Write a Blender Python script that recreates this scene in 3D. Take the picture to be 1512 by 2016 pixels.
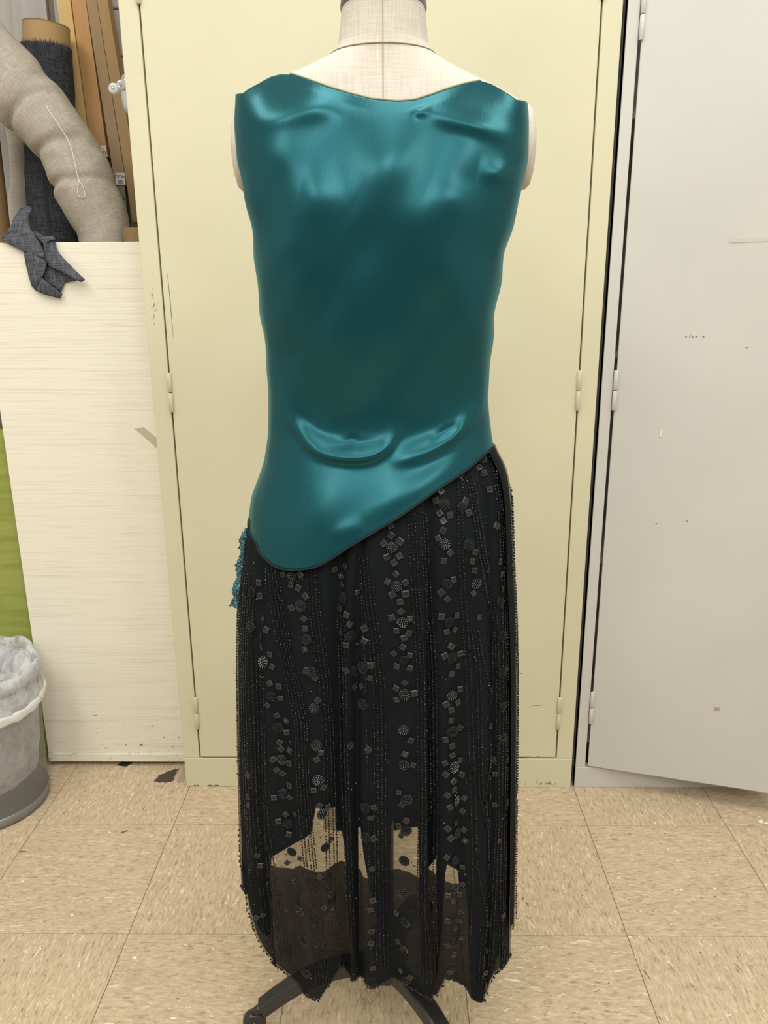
import bpy, bmesh, math, random
import numpy as np
from mathutils import Vector, Matrix, noise

for o in list(bpy.data.objects): bpy.data.objects.remove(o)
scene = bpy.context.scene
C = scene.collection
random.seed(7); rng = np.random.default_rng(7)

# ---------------------------------------------------------------- camera
cam_d = bpy.data.cameras.new('camera'); cam = bpy.data.objects.new('camera', cam_d); C.objects.link(cam)
cam_d.sensor_fit = 'VERTICAL'; cam_d.sensor_height = 36.0; cam_d.sensor_width = 27.0
cam_d.lens = 36.0*1524.7/2016; cam_d.clip_start = .02
pit, yaw, rol = .2743, -.0147, -.0070
fw = Vector((math.sin(yaw)*math.cos(pit), math.cos(yaw)*math.cos(pit), -math.sin(pit)))
rt = Vector((math.cos(yaw), -math.sin(yaw), 0)); up = rt.cross(fw)
rt, up = math.cos(rol)*rt+math.sin(rol)*up, -math.sin(rol)*rt+math.cos(rol)*up
m = Matrix((rt, up, -fw)).transposed().to_4x4(); m.translation = (0, 0, 1.1302)
cam.matrix_world = m
scene.camera = cam

# ---------------------------------------------------------------- world, lights, exposure
w = bpy.data.worlds.new('world'); scene.world = w; w.use_nodes = True
w.node_tree.nodes['Background'].inputs[0].default_value = (.9, .92, 1, 1)
w.node_tree.nodes['Background'].inputs[1].default_value = .15
def ceiling_lamp(x, y, sx, sy, power, rot=0):
    d = bpy.data.lights.new('fluorescent_light', 'AREA'); d.shape = 'RECTANGLE'; d.size = sx; d.size_y = sy
    d.energy = power; d.color = (1, 1, .965)
    o = bpy.data.objects.new('fluorescent_light', d); C.objects.link(o); o.location = (x, y, 2.66); o.rotation_euler = (0, 0, rot)
for lx in (-1.25, 1.25):
    for ly in (-1.3, .5):
        ceiling_lamp(lx, ly, .55, 1.2, 23 if ly > 0 else 36)
ceiling_lamp(0, .5, .55, 1.2, 23)
ceiling_lamp(0, -1.3, .55, 1.2, 36)
vs = scene.view_settings
vs.view_transform = 'Standard'; vs.look = 'None'; vs.gamma = 1.0; vs.use_curve_mapping = False
vs.exposure = -.38

# ---------------------------------------------------------------- materials
MT = {}
class NT:
    def __init__(s, name):
        s.m = bpy.data.materials.new(name); s.m.use_nodes = True; s.t = s.m.node_tree; s.n = s.t.nodes; s.l = s.t.links
        s.b = s.n['Principled BSDF']; s.out = s.n['Material Output']; MT[name] = s.m
    def add(s, typ, ins=None, **kw):
        n = s.n.new(typ)
        for k, v in kw.items(): setattr(n, k, v)
        for k, v in (ins or {}).items(): s.set(n.inputs[k], v)
        return n
    def set(s, sock, v):
        if isinstance(v, bpy.types.NodeSocket): s.l.new(v, sock)
        elif isinstance(v, tuple) and len(v) == 3 and sock.type == 'RGBA': sock.default_value = (*v, 1)
        else: sock.default_value = v
    def P(s, **kw):
        for k, v in kw.items(): s.set(s.b.inputs[k.replace('_', ' ')], v)
    def coord(s, which='Object', scale=(1, 1, 1), rot=(0, 0, 0), loc=(0, 0, 0)):
        tc = s.add('ShaderNodeTexCoord'); mp = s.add('ShaderNodeMapping', {'Vector': tc.outputs[which]})
        mp.inputs['Scale'].default_value = scale; mp.inputs['Rotation'].default_value = rot; mp.inputs['Location'].default_value = loc
        return mp.outputs[0]
    def noise(s, vec, scale=5., detail=3., rough=.5, dist=0.):
        return s.add('ShaderNodeTexNoise', {'Vector': vec, 'Scale': scale, 'Detail': detail, 'Roughness': rough, 'Distortion': dist}).outputs[0]
    def ramp(s, fac, stops, interp='LINEAR'):
        n = s.add('ShaderNodeValToRGB', {'Fac': fac}); r = n.color_ramp; r.interpolation = interp
        while len(r.elements) < len(stops): r.elements.new(.5)
        for e, (p, c) in zip(r.elements, stops):
            e.position = p; e.color = (*c, 1) if isinstance(c, tuple) else (c, c, c, 1)
        return n.outputs[0]
    def mix(s, fac, a, b, blend='MIX'):
        n = s.add('ShaderNodeMix', data_type='RGBA', blend_type=blend)
        s.set(n.inputs[0], fac); s.set(n.inputs[6], a); s.set(n.inputs[7], b); return n.outputs[2]
    def math(s, op, a, b=0.0):
        n = s.add('ShaderNodeMath', operation=op); s.set(n.inputs[0], a); s.set(n.inputs[1], b); return n.outputs[0]
    def bump(s, h, strength=.3, dist=.002):
        n = s.add('ShaderNodeBump', {'Height': h, 'Strength': strength, 'Distance': dist}); s.l.new(n.outputs[0], s.b.inputs['Normal'])

def paint(name, col, rough=.42, mottle=.05, dirt=None):
    t = NT(name); v = t.coord()
    n = t.noise(v, 3.0, 3)
    c = t.mix(t.ramp(n, [(.3, 0.0), (.7, 1.0)]), tuple(x*(1-mottle) for x in col), tuple(min(1, x*(1+mottle*.6)) for x in col))
    if dirt:
        d = t.noise(t.coord(scale=(1, 1, .5)), 26, 6, .7)
        c = t.mix(t.ramp(d, [(.70, 0.0), (.76, .45)]), c, dirt)
    t.P(Base_Color=c, Roughness=rough); t.b.inputs['Specular IOR Level'].default_value = .35
    t.bump(t.noise(v, 260, 2), .06, .0006)
    return t
paint('cream_paint', (.665, .63, .445), dirt=(.52, .46, .30))
paint('grey_paint', (.60, .592, .548), dirt=(.56, .54, .48))
paint('wall_paint', (.74, .71, .72), .6); paint('ceiling_white', (.80, .79, .76), .8); paint('room_wall', (.66, .65, .62), .7)
paint('rear_wall', (.22, .22, .22), .7)
paint('chrome', (.75, .75, .75), .12).b.inputs['Metallic'].default_value = 1
paint('hinge_steel', (.62, .57, .42), .3); paint('hinge_grey', (.62, .61, .57), .3)
t = paint('cast_iron', (.022, .021, .020), .36); t.b.inputs['Specular IOR Level'].default_value = .6
t = paint('neck_metal', (.22, .22, .24), .35); t.b.inputs['Metallic'].default_value = .8
paint('black_rubber', (.02, .02, .02), .6)
paint('mark_dark', (.10, .095, .07), .7); paint('stain_brown', (.075, .055, .045), .75); paint('scuff', (.42, .34, .24), .6)
paint('chip_white', (.80, .76, .66), .6)
t = paint('clear_knob', (.75, .75, .74), .08); t.b.inputs['Transmission Weight'].default_value = .35
paint('dark_void', (.03, .027, .022), .8)

t = NT('white_plywood'); v = t.coord(scale=(1.2, 1, 85))
g = t.noise(v, 3.2, 5, .62, .6); g2 = t.noise(t.coord(scale=(2.2, 1, 130)), 2.0, 3, .6)
c = t.mix(t.ramp(g, [(.30, .75), (.48, 0.0)]), (.86, .815, .69), (.72, .65, .51))
c = t.mix(t.ramp(g2, [(.28, .45), (.40, 0.0)]), c, (.55, .48, .36))
d = t.noise(t.coord(scale=(1, 1, 2.4)), 30, 5, .7)
sep = t.add('ShaderNodeSeparateXYZ', {0: t.add('ShaderNodeTexCoord').outputs['Object']})
low = t.ramp(sep.outputs[2], [(.02, .10), (.16, 0.0)])
c = t.mix(t.ramp(t.math('ADD', d, low), [(.68, 0.0), (.74, .75)]), c, (.40, .32, .20))
t.P(Base_Color=c, Roughness=.5); t.bump(t.math('ADD', g, t.math('MULTIPLY', g2, .6)), .30, .0012)

def plywood(name, a, b, ax='z'):
    t = NT(name); sc = (30, 30, 1.5) if ax == 'z' else (1.5, 1.5, 30)
    t.P(Base_Color=t.mix(t.ramp(t.noise(t.coord(scale=sc), 2.5, 4, .6, .5), [(.3, 0.0), (.7, 1.0)]), a, b), Roughness=.6); return t
plywood('grey_wood', (.37, .35, .315), (.47, .455, .42)); plywood('brown_wood', (.16, .12, .09), (.22, .17, .13))
t = NT('green_paint'); s1 = t.noise(t.coord(scale=(6, 6, 40)), 1.5, 3); s2 = t.noise(t.coord(scale=(1, 1, .7)), 38, 4, .7)
c = t.mix(t.ramp(s1, [(.35, 0.0), (.6, 1.0)]), (.26, .30, .055), (.33, .37, .085))
t.P(Base_Color=t.mix(t.ramp(s2, [(.66, 0.0), (.70, 1.0)]), c, (.70, .68, .45)), Roughness=.5)
def card(name, a, b):
    t = NT(name); n = t.noise(t.coord(scale=(9, 9, 1)), 14, 4, .6)
    t.P(Base_Color=t.mix(n, a, b), Roughness=.75); t.bump(t.noise(t.coord(scale=(1, 1, 1)), 180, 2), .15, .0006)
card('card_yellow', (.66, .45, .18), (.72, .50, .22)); card('card_orange', (.52, .28, .11), (.58, .33, .14))
card('card_brown', (.34, .23, .125), (.41, .28, .155)); card('card_tan', (.38, .245, .11), (.46, .30, .14))
card('card_tube', (.42, .265, .115), (.50, .33, .155)); card('card_dark', (.17, .10, .045), (.22, .135, .06))

def weave(name, a, b, scale, rough=.85, streak=(1, 1, .15), bstr=.5, dist=.0012, warp=0.0):
    t = NT(name)
    uv = t.coord('UV', (1, 1, 1))
    w1 = t.noise(t.add('ShaderNodeMapping', {'Vector': uv, 'Scale': (scale, scale*.06, 1)}).outputs[0], 1.0, 3, .6, warp)
    w2 = t.noise(t.add('ShaderNodeMapping', {'Vector': uv, 'Scale': (scale*.06, scale, 1)}).outputs[0], 1.0, 3, .6, warp)
    f = t.math('MULTIPLY', t.math('ADD', w1, w2), .5)
    t.P(Base_Color=t.mix(t.ramp(f, [(.38, 0.0), (.62, 1.0)]), a, b), Roughness=rough)
    t.b.inputs['Specular IOR Level'].default_value = .15
    t.bump(f, bstr, dist); return t
weave('linen', (.33, .29, .235), (.49, .445, .37), 620)
weave('denim', (.014, .015, .020), (.085, .088, .10), 520, bstr=.9, dist=.002)
weave('chambray', (.026, .028, .036), (.15, .155, .18), 520, bstr=.6)
weave('white_cloth', (.60, .55, .48), (.72, .67, .60), 200, bstr=.3)
weave('form_linen', (.54, .495, .42), (.65, .61, .53), 500, bstr=.25, dist=.0006)
paint('seam_thread', (.42, .36, .28), .8); paint('white_thread', (.85, .82, .74), .7); paint('black_thread', (.012, .012, .013), .8)

t = NT('satin')
fine = t.noise(t.coord('UV', (900, 90, 1)), 1.0, 2)
t.P(Base_Color=(.006, .062, .079), Metallic=.55, Roughness=.34)
t.b.inputs['Specular Tint'].default_value = (.35, .95, .95, 1); t.b.inputs['Specular IOR Level'].default_value = .7
t.b.inputs['Anisotropic'].default_value = .35
t.b.inputs['Sheen Weight'].default_value = .08; t.b.inputs['Sheen Tint'].default_value = (.4, .9, .9, 1)
t.bump(fine, .22, .0004)
t.b.inputs['Coat Weight'].default_value = .06; t.b.inputs['Coat Roughness'].default_value = .22; t.b.inputs['Coat Tint'].default_value = (.75, 1, 1, 1)
paint('satin_lining', (.16, .20, .12), .5); paint('piping', (.003, .009, .010), .7)
paint('bound_edge', (.30, .30, .17), .6)

def sheer(name, col, opac):
    t = NT(name); v = t.coord()
    tr = t.add('ShaderNodeBsdfTransparent', {'Color': (.98, .95, .90)})
    df = t.add('ShaderNodeBsdfPrincipled', {'Base Color': col, 'Roughness': .85})
    df.inputs['Specular IOR Level'].default_value = .1
    n = t.noise(v, 22, 3)
    f = t.math('ADD', opac-.06, t.math('MULTIPLY', n, .12))
    mx = t.add('ShaderNodeMixShader', {0: f, 1: tr.outputs[0], 2: df.outputs[0]}); t.l.new(mx.outputs[0], t.out.inputs[0])
    return t
sheer('chiffon', (.011, .0150, .0185), .45); sheer('chiffon_double', (.014, .0138, .013), .92)
t = NT('black_lining'); t.P(Base_Color=(.006, .010, .012), Roughness=.6); t.b.inputs['Specular IOR Level'].default_value = .2
t = NT('jet_bead'); t.P(Base_Color=(.006, .006, .007), Roughness=.24); t.b.inputs['Specular IOR Level'].default_value = .38
t = NT('bugle_bead'); t.P(Base_Color=(.008, .008, .009), Roughness=.20); t.b.inputs['Specular IOR Level'].default_value = .8
t = NT('bronze_sequin'); t.P(Base_Color=(.026, .0245, .0225), Roughness=.30); t.b.inputs['Specular IOR Level'].default_value = .4
t = NT('teal_sequin'); vo = t.add('ShaderNodeTexNoise', {'Vector': t.coord(), 'Scale': 420.0})
t.P(Base_Color=t.ramp(vo.outputs[0], [(.42, (.006, .02, .03)), (.5, (.015, .11, .16)), (.62, (.07, .28, .36))]), Roughness=.25); t.bump(vo.outputs[0], .8, .002)

# vinyl composition tile: streaky flecks run along the tile's local y
t = NT('vinyl_tile')
tc = t.add('ShaderNodeTexCoord'); oi = t.add('ShaderNodeObjectInfo')
off = t.add('ShaderNodeVectorMath', {0: tc.outputs['Object'], 1: t.add('ShaderNodeCombineXYZ', {0: t.math('MULTIPLY', oi.outputs['Random'], 37.0), 1: t.math('MULTIPLY', oi.outputs['Random'], 91.0)}).outputs[0]}, operation='ADD').outputs[0]
def tv(sx, sy): return t.add('ShaderNodeMapping', {'Vector': off, 'Scale': (sx, sy, 1)}).outputs[0]
n1 = t.noise(tv(190, 52), 1, 4, .7, .4); n2 = t.noise(tv(46, 12), 1, 3, .55, .5)
c = t.ramp(n1, [(.30, (.30, .22, .13)), (.42, (.50, .39, .255)), (.56, (.60, .475, .325)), (.70, (.72, .605, .44))])
c = t.mix(t.ramp(n2, [(.35, .25), (.6, 0.0)]), c, (.38, .28, .165))
def fleck(sx, sy, lo, col, c):
    a = t.noise(tv(sx, sy), 1, 3, .6, 1.2)
    return t.mix(t.ramp(a, [(lo, 0.0), (lo+.025, 1.0)]), c, col)
c = fleck(120, 34, .655, (.76, .68, .50), c); c = fleck(75, 24, .70, (.90, .86, .74), c)
c = fleck(36, 14, .715, (.92, .89, .78), c); c = fleck(31, 13, .735, (.12, .10, .10), c); c = fleck(84, 26, .715, (.10, .085, .08), c); c = fleck(140, 44, .68, (.24, .16, .09), c)
t.P(Base_Color=c, Roughness=.42); t.b.inputs['Specular IOR Level'].default_value = .35
t.bump(n1, .06, .0005)

t = NT('wire_mesh')
uv = t.add('ShaderNodeSeparateXYZ', {0: t.coord('UV', (1, 1, 1))})
a_ = t.math('ADD', t.math('MULTIPLY', uv.outputs[0], 230.), t.math('MULTIPLY', uv.outputs[1], 90.))
b_ = t.math('SUBTRACT', t.math('MULTIPLY', uv.outputs[0], 230.), t.math('MULTIPLY', uv.outputs[1], 90.))
wire = t.math('MAXIMUM', t.math('LESS_THAN', t.math('FRACT', a_), .22), t.math('LESS_THAN', t.math('FRACT', b_), .22))
t.P(Base_Color=(.40, .40, .40), Metallic=.6, Roughness=.45, Alpha=wire)
paint('bin_steel', (.30, .30, .30), .42).b.inputs['Metallic'].default_value = .7
t = NT('bag_plastic')
tr = t.add('ShaderNodeBsdfTransparent', {'Color': (.97, .97, .98)}); tl = t.add('ShaderNodeBsdfTranslucent', {'Color': (.92, .93, .95)})
t.P(Base_Color=(.90, .91, .93), Roughness=.28)
m1 = t.add('ShaderNodeMixShader', {0: .35, 1: t.b.outputs[0], 2: tl.outputs[0]})
m2 = t.add('ShaderNodeMixShader', {0: t.ramp(t.noise(t.coord(), 26, 3, .6), [(.35, .30), (.62, .85)]), 1: tr.outputs[0], 2: m1.outputs[0]})
t.l.new(m2.outputs[0], t.out.inputs[0]); t.bump(t.noise(t.coord(scale=(1, 1, .4)), 40, 4, .6, .6), .9, .010)
paint('bag_band', (.80, .79, .77), .35)
t = NT('tape'); t.P(Base_Color=(.62, .56, .42), Roughness=.35, Alpha=.7)
t = NT('tape_pale'); t.P(Base_Color=(.72, .70, .60), Roughness=.35, Alpha=.7)
paint('label_white', (.80, .79, .75), .5); paint('label_green', (.20, .22, .15), .5); paint('ink', (.02, .02, .02), .6)
paint('plastic_wrap', (.66, .68, .70), .08).b.inputs['Metallic'].default_value = .6

# ---------------------------------------------------------------- measured shapes, metres
SK = [(0.0311,-0.2325,0.1777),(0.143,-0.2298,0.1745),(0.2114,-0.231,0.1729),(0.2871,-0.2316,0.1709),(0.3783,-0.2312,0.1691),(0.4657,-0.2292,0.1674),(0.5496,-0.2267,0.1658),(0.6303,-0.2235,0.1635),(0.7079,-0.2182,0.1592),(0.7678,-0.2092,0.1542),(0.8188,-0.2008,0.1509),(0.865,-0.1928,0.1479),(0.8894,-0.1894,0.145),(0.9135,-0.1862,0.1389),(0.9374,-0.1829,0.1254),(0.9642,-0.1802,0.1174)]
BO = [(0.6695,-0.2133,0.1634),(0.7678,-0.2043,0.1563),(0.8188,-0.1973,0.1503),(0.8601,-0.1917,0.1454),(0.8783,-0.188,0.1421),(0.8957,-0.1803,0.1374),(0.9217,-0.1703,0.1313),(0.9535,-0.1641,0.125),(0.9761,-0.1624,0.1216),(1.0037,-0.1611,0.1182),(1.0576,-0.1611,0.1211),(1.1057,-0.1646,0.1235),(1.1465,-0.167,0.1291),(1.1776,-0.1673,0.1324),(1.2034,-0.1685,0.1395),(1.2283,-0.1733,0.1453),(1.2557,-0.1768,0.1509),(1.2798,-0.1821,0.1548),(1.3173,-0.1836,0.1544),(1.3406,-0.1822,0.1528),(1.3513,-0.1816,0.1518),(1.3889,-0.1812,0.1514)]
TO = [(0.7604,-0.1732,0.1267),(0.8545,-0.1688,0.1205),(1.0037,-0.1545,0.1117),(1.1776,-0.161,0.1268),(1.2243,-0.1686,0.1406),(1.2641,-0.1763,0.1518),(1.2865,-0.1836,0.1599),(1.3086,-0.1859,0.1601),(1.3276,-0.1842,0.1575),(1.3438,-0.1779,0.1485),(1.3546,-0.163,0.1269),(1.3652,-0.1388,0.103),(1.3742,-0.116,0.0816),(1.3826,-0.0921,0.0639),(1.3899,-0.0731,0.0486),(1.3956,-0.0654,0.0415),(1.4019,-0.0629,0.0391),(1.4199,-0.0608,0.0378),(1.4393,-0.058,0.0354),(1.4504,-0.0566,0.0341),(1.4803,-0.0514,0.0294)]
FOLDS = [(0.665,0.696,0.07,0.05),(0.949,0.974,0.06,0.09),(1.309,1.326,0.26,0.06),(1.466,1.461,0.17,0.035),(1.698,1.709,0.06,0.06),(1.984,2.031,0.24,0.04),(2.191,2.226,0.07,0.05),(2.563,2.5,0.16,0.035)]
HEM = [(0.0,0.232),(0.0211,0.2386),(0.0422,0.2452),(0.0633,0.2517),(0.0843,0.2583),(0.1054,0.2649),(0.1265,0.2715),(0.1476,0.2781),(0.1687,0.2871),(0.1898,0.294),(0.2108,0.2987),(0.2319,0.3015),(0.253,0.3038),(0.2741,0.3061),(0.2952,0.3093),(0.3163,0.3135),(0.3374,0.3172),(0.3584,0.3204),(0.3795,0.3218),(0.4006,0.3218),(0.4217,0.32),(0.4428,0.314),(0.4639,0.2977),(0.4849,0.2871),(0.506,0.2815),(0.5271,0.2783),(0.5482,0.2769),(0.5693,0.276),(0.5904,0.2727),(0.6115,0.2644),(0.6325,0.2547),(0.6536,0.2394),(0.6747,0.226),(0.6958,0.2172),(0.7169,0.2186),(0.738,0.2255),(0.759,0.2315),(0.7801,0.2338),(0.8012,0.2338),(0.8223,0.2325),(0.8434,0.2306),(0.8645,0.2274),(0.8855,0.2218),(0.9066,0.2153),(0.9277,0.2079),(0.9488,0.2005),(0.9699,0.1926),(0.991,0.1885),(1.0121,0.188),(1.0331,0.1889),(1.0542,0.1903),(1.0753,0.1908),(1.0964,0.1912),(1.1175,0.1903),(1.1386,0.1885),(1.1596,0.1861),(1.1807,0.1926),(1.2018,0.201),(1.2229,0.207),(1.244,0.2116),(1.2651,0.2195),(1.2862,0.2274),(1.3072,0.2024),(1.3283,0.1875),(1.3494,0.1917),(1.3705,0.2037),(1.3916,0.2135),(1.4127,0.2135),(1.4337,0.2144),(1.4548,0.2019),(1.4759,0.2),(1.497,0.2112),(1.5181,0.2153),(1.5392,0.213),(1.5603,0.2121),(1.5813,0.2149),(1.6024,0.2172),(1.6235,0.219),(1.6446,0.2195),(1.6657,0.2195),(1.6868,0.2204),(1.7078,0.2181),(1.7289,0.2181),(1.75,0.2176),(1.7711,0.2172),(1.7922,0.2153),(1.8133,0.213),(1.8344,0.2093),(1.8554,0.2056),(1.8765,0.2019),(1.8976,0.1986),(1.9187,0.1959),(1.9398,0.1931),(1.9609,0.1898),(1.9819,0.1829),(2.003,0.1709),(2.0241,0.1593),(2.0452,0.1593),(2.0663,0.1783),(2.0874,0.2186),(2.1085,0.2199),(2.1295,0.2181),(2.1506,0.2153),(2.1717,0.2116),(2.1928,0.2074),(2.2139,0.2033),(2.235,0.201),(2.256,0.1991),(2.2771,0.1894),(2.2982,0.1787),(2.3193,0.1755),(2.3404,0.1723),(2.3615,0.169),(2.3826,0.1658),(2.4036,0.1653),(2.4247,0.1662),(2.4458,0.1644),(2.4669,0.1519),(2.488,0.1445),(2.5091,0.1412),(2.5301,0.1477),(2.5512,0.1885),(2.5723,0.1968),(2.5934,0.1968),(2.6145,0.1963),(2.6356,0.1963),(2.6566,0.1968),(2.6777,0.1977),(2.6988,0.2),(2.7199,0.201),(2.741,0.2),(2.7621,0.1977),(2.7832,0.194),(2.8042,0.1903),(2.8253,0.1871),(2.8464,0.1848),(2.8675,0.1838),(2.8886,0.1843),(2.9097,0.1824),(2.9307,0.1801),(2.9518,0.1769),(2.9729,0.1727),(2.994,0.1676),(3.0151,0.1616),(3.0362,0.1547),(3.0573,0.1463),(3.0783,0.1361),(3.0994,0.1241),(3.1205,0.1088),(3.1416,0.0857)]
LINING = [(0,0.2868),(0.5872,0.2868),(0.6657,0.2589),(0.8087,0.4029),(1.109,0.4437),(1.1524,0.4532),(1.1805,0.4896),(1.285,0.4806),(1.4411,0.2079),(1.4597,0.4801),(1.6723,0.2332),(1.7044,0.4664),(1.7803,0.4823),(1.8246,0.4879),(1.8883,0.4868),(1.891,0.2105),(2.0565,0.4076),(2.0643,0.186),(2.0926,0.4026),(2.2228,0.3837),(2.2368,0.3553),(2.2803,0.3571),(2.2925,0.1931),(2.5382,0.1681),(2.6497,0.2231),(3.1416,0.2231)]
FACING = [(0,0.3537),(0.6111,0.3537),(0.8007,0.3922),(0.9584,0.3867),(1.0609,0.401),(1.193,0.3923),(1.2385,0.3935),(1.2796,0.3959),(1.3392,0.3849),(1.4413,0.3856),(1.6928,0.3926),(1.7485,0.3997),(1.8128,0.3974),(1.8854,0.3863),(2.0614,0.3794),(2.2276,0.3631),(2.64,0.3327),(3.1416,0.3327)]
SEAM = [(0.0,0.8479),(0.4782,0.8318),(0.5764,0.8217),(0.7321,0.8134),(0.8771,0.81),(1.0489,0.8138),(1.1985,0.8223),(1.4112,0.8464),(1.7149,0.8758),(2.0568,0.907),(2.452,0.9293),(2.7495,0.9396),(3.1416,0.938)]
SKTOP = [(0.0,0.855),(0.5171,0.8322),(0.6009,0.8213),(0.7579,0.8128),(0.8835,0.808),(1.062,0.8123),(1.2079,0.8206),(1.4118,0.8446),(1.7104,0.8741),(2.0523,0.9058),(2.4687,0.9282),(2.8142,0.9381),(3.1416,0.938)]
TOP = [(0.0,1.3529),(0.4142,1.3474),(0.6278,1.3558),(0.757,1.3639),(0.8523,1.3664),(0.9598,1.3635),(1.0931,1.355),(1.2231,1.3467),(1.3718,1.3388),(1.5142,1.3323),(1.6804,1.3293),(1.7963,1.3308),(1.9134,1.3369),(2.0231,1.3434),(2.1577,1.3499),(2.2849,1.3546),(2.3818,1.3514),(2.5076,1.3437),(2.6678,1.3356),(3.1416,1.339)]
ROSETTES = [(0.962,0.801),(1.072,0.765),(1.131,0.723),(1.17,0.681),(1.192,0.632),(1.203,0.581),(0.768,0.682),(0.85,0.639),(0.894,0.596),(0.912,0.551),(1.363,0.777),(1.428,0.729),(1.516,0.689),(1.515,0.641),(0.572,0.767),(0.594,0.722),(1.458,0.681),(1.686,0.84),(1.729,0.793),(1.772,0.748),(2.074,0.887),(2.07,0.841),(2.089,0.792),(2.109,0.743),(2.237,0.882),(2.281,0.836),(2.348,0.786),(2.62,0.933),(2.634,0.75),(2.641,0.705),(1.782,0.699),(1.786,0.653),(1.776,0.605),(1.781,0.556),(1.797,0.506),(1.795,0.461),(2.128,0.696),(2.119,0.646),(2.122,0.596),(2.139,0.545),(2.177,0.494),(2.189,0.445),(2.629,0.655),(2.631,0.607),(2.639,0.561),(2.695,0.461),(0.911,0.551),(0.916,0.502),(0.944,0.457),(0.966,0.415),(0.996,0.369),(1.05,0.331),(1.079,0.286),(1.087,0.233),(1.202,0.582),(1.21,0.532),(1.231,0.482),(1.243,0.431),(1.251,0.383),(1.263,0.343),(1.771,0.368),(1.775,0.322),(1.771,0.276),(1.782,0.226),(2.16,0.407),(2.154,0.364),(2.145,0.321),(2.158,0.279),(2.137,0.24),(1.782,0.416),(1.527,0.496),(1.532,0.452)]
SQUARES = [(0.884,0.8),(1.046,0.804),(0.963,0.789),(1.036,0.787),(1.101,0.778),(0.986,0.76),(1.1,0.749),(1.115,0.737),(1.12,0.71),(1.134,0.682),(1.197,0.673),(1.214,0.643),(0.626,0.781),(0.64,0.764),(0.725,0.738),(0.786,0.726),(0.691,0.711),(0.724,0.7),(0.831,0.695),(0.847,0.679),(0.831,0.656),(0.896,0.653),(0.908,0.637),(0.816,0.626),(0.883,0.613),(0.949,0.607),(0.951,0.59),(0.899,0.575),(0.908,0.566),(0.981,0.564),(0.857,0.551),(1.28,0.811),(1.363,0.817),(1.327,0.803),(1.342,0.792),(1.461,0.784),(1.331,0.762),(1.398,0.757),(1.42,0.745),(1.348,0.729),(1.402,0.718),(1.522,0.741),(1.524,0.725),(1.404,0.684),(1.564,0.693),(1.56,0.676),(1.507,0.664),(1.454,0.659),(1.427,0.58),(1.549,0.578),(1.229,0.57),(1.205,0.561),(1.673,0.865),(1.677,0.854),(1.627,0.845),(1.741,0.847),(1.653,0.829),(1.741,0.83),(1.706,0.822),(1.72,0.808),(1.666,0.799),(1.786,0.798),(1.703,0.783),(1.791,0.784),(1.755,0.774),(1.761,0.762),(1.703,0.754),(1.822,0.752),(1.734,0.737),(1.815,0.734),(1.784,0.728),(2.066,0.902),(2.024,0.891),(2.041,0.877),(2.118,0.874),(2.063,0.868),(2.06,0.857),(2.028,0.848),(2.116,0.83),(2.064,0.821),(2.05,0.782),(2.093,0.773),(2.146,0.796),(2.053,0.751),(2.181,0.749),(2.087,0.731),(2.156,0.732),(2.272,0.888),(2.291,0.874),(2.341,0.826),(2.313,0.815),(2.331,0.803),(2.322,0.774),(2.367,0.742),(2.267,0.917),(2.577,0.922),(2.59,0.915),(2.658,0.803),(2.694,0.765),(2.623,0.85),(2.683,0.785),(2.597,0.895),(1.776,0.716),(1.721,0.707),(1.822,0.705),(1.739,0.69),(1.822,0.688),(1.788,0.669),(1.733,0.661),(1.852,0.654),(1.736,0.645),(1.825,0.59),(1.786,0.571),(1.84,0.555),(1.75,0.516),(1.768,0.499),(1.748,0.467),(1.795,0.476),(1.763,0.453),(2.121,0.711),(2.073,0.7),(2.209,0.698),(2.187,0.682),(2.121,0.675),(2.206,0.65),(2.079,0.635),(2.183,0.633),(2.115,0.626),(2.113,0.612),(2.205,0.597),(2.074,0.586),(2.123,0.576),(2.125,0.563),(2.073,0.553),(2.21,0.551),(2.077,0.537),(2.224,0.53),(2.138,0.525),(2.143,0.513),(2.088,0.507),(2.241,0.496),(2.109,0.489),(2.233,0.477),(2.169,0.462),(2.094,0.458),(2.24,0.449),(2.117,0.443),(2.249,0.433),(2.544,0.684),(2.496,0.637),(2.464,0.59),(2.571,0.533),(2.717,0.655),(2.577,0.512),(2.574,0.467),(0.977,0.566),(0.855,0.551),(0.969,0.547),(0.878,0.536),(0.915,0.531),(0.966,0.514),(0.858,0.496),(0.963,0.497),(0.927,0.471),(1.03,0.477),(0.882,0.461),(0.947,0.441),(1.072,0.414),(0.928,0.398),(1.18,0.517),(1.238,0.52),(1.217,0.495),(1.258,0.489),(1.265,0.438),(1.209,0.388),(1.259,0.353),(1.228,0.339),(1.265,0.33),(1.248,0.321),(1.581,0.496),(1.561,0.481),(1.579,0.45),(1.567,0.405),(1.572,0.356),(1.554,0.342),(1.559,0.308),(1.555,0.289),(1.561,0.248),(1.752,0.362),(1.732,0.33),(1.795,0.318),(1.74,0.285),(1.752,0.239),(1.809,0.232),(2.088,0.415),(2.238,0.392),(2.24,0.365),(2.223,0.348),(2.096,0.356),(2.139,0.346),(2.097,0.316),(2.226,0.306),(2.231,0.321),(2.164,0.301),(2.097,0.276),(2.24,0.279),(2.149,0.26),(2.11,0.233),(2.546,0.281),(2.447,0.25),(2.434,0.214),(2.442,0.19),(0.653,0.379),(0.64,0.395),(0.654,0.3),(0.622,0.297),(0.585,0.469),(0.577,0.481),(0.577,0.513),(1.427,0.581),(1.549,0.579),(2.577,0.512),(2.47,0.489),(2.609,0.411),(2.671,0.288)]
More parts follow.
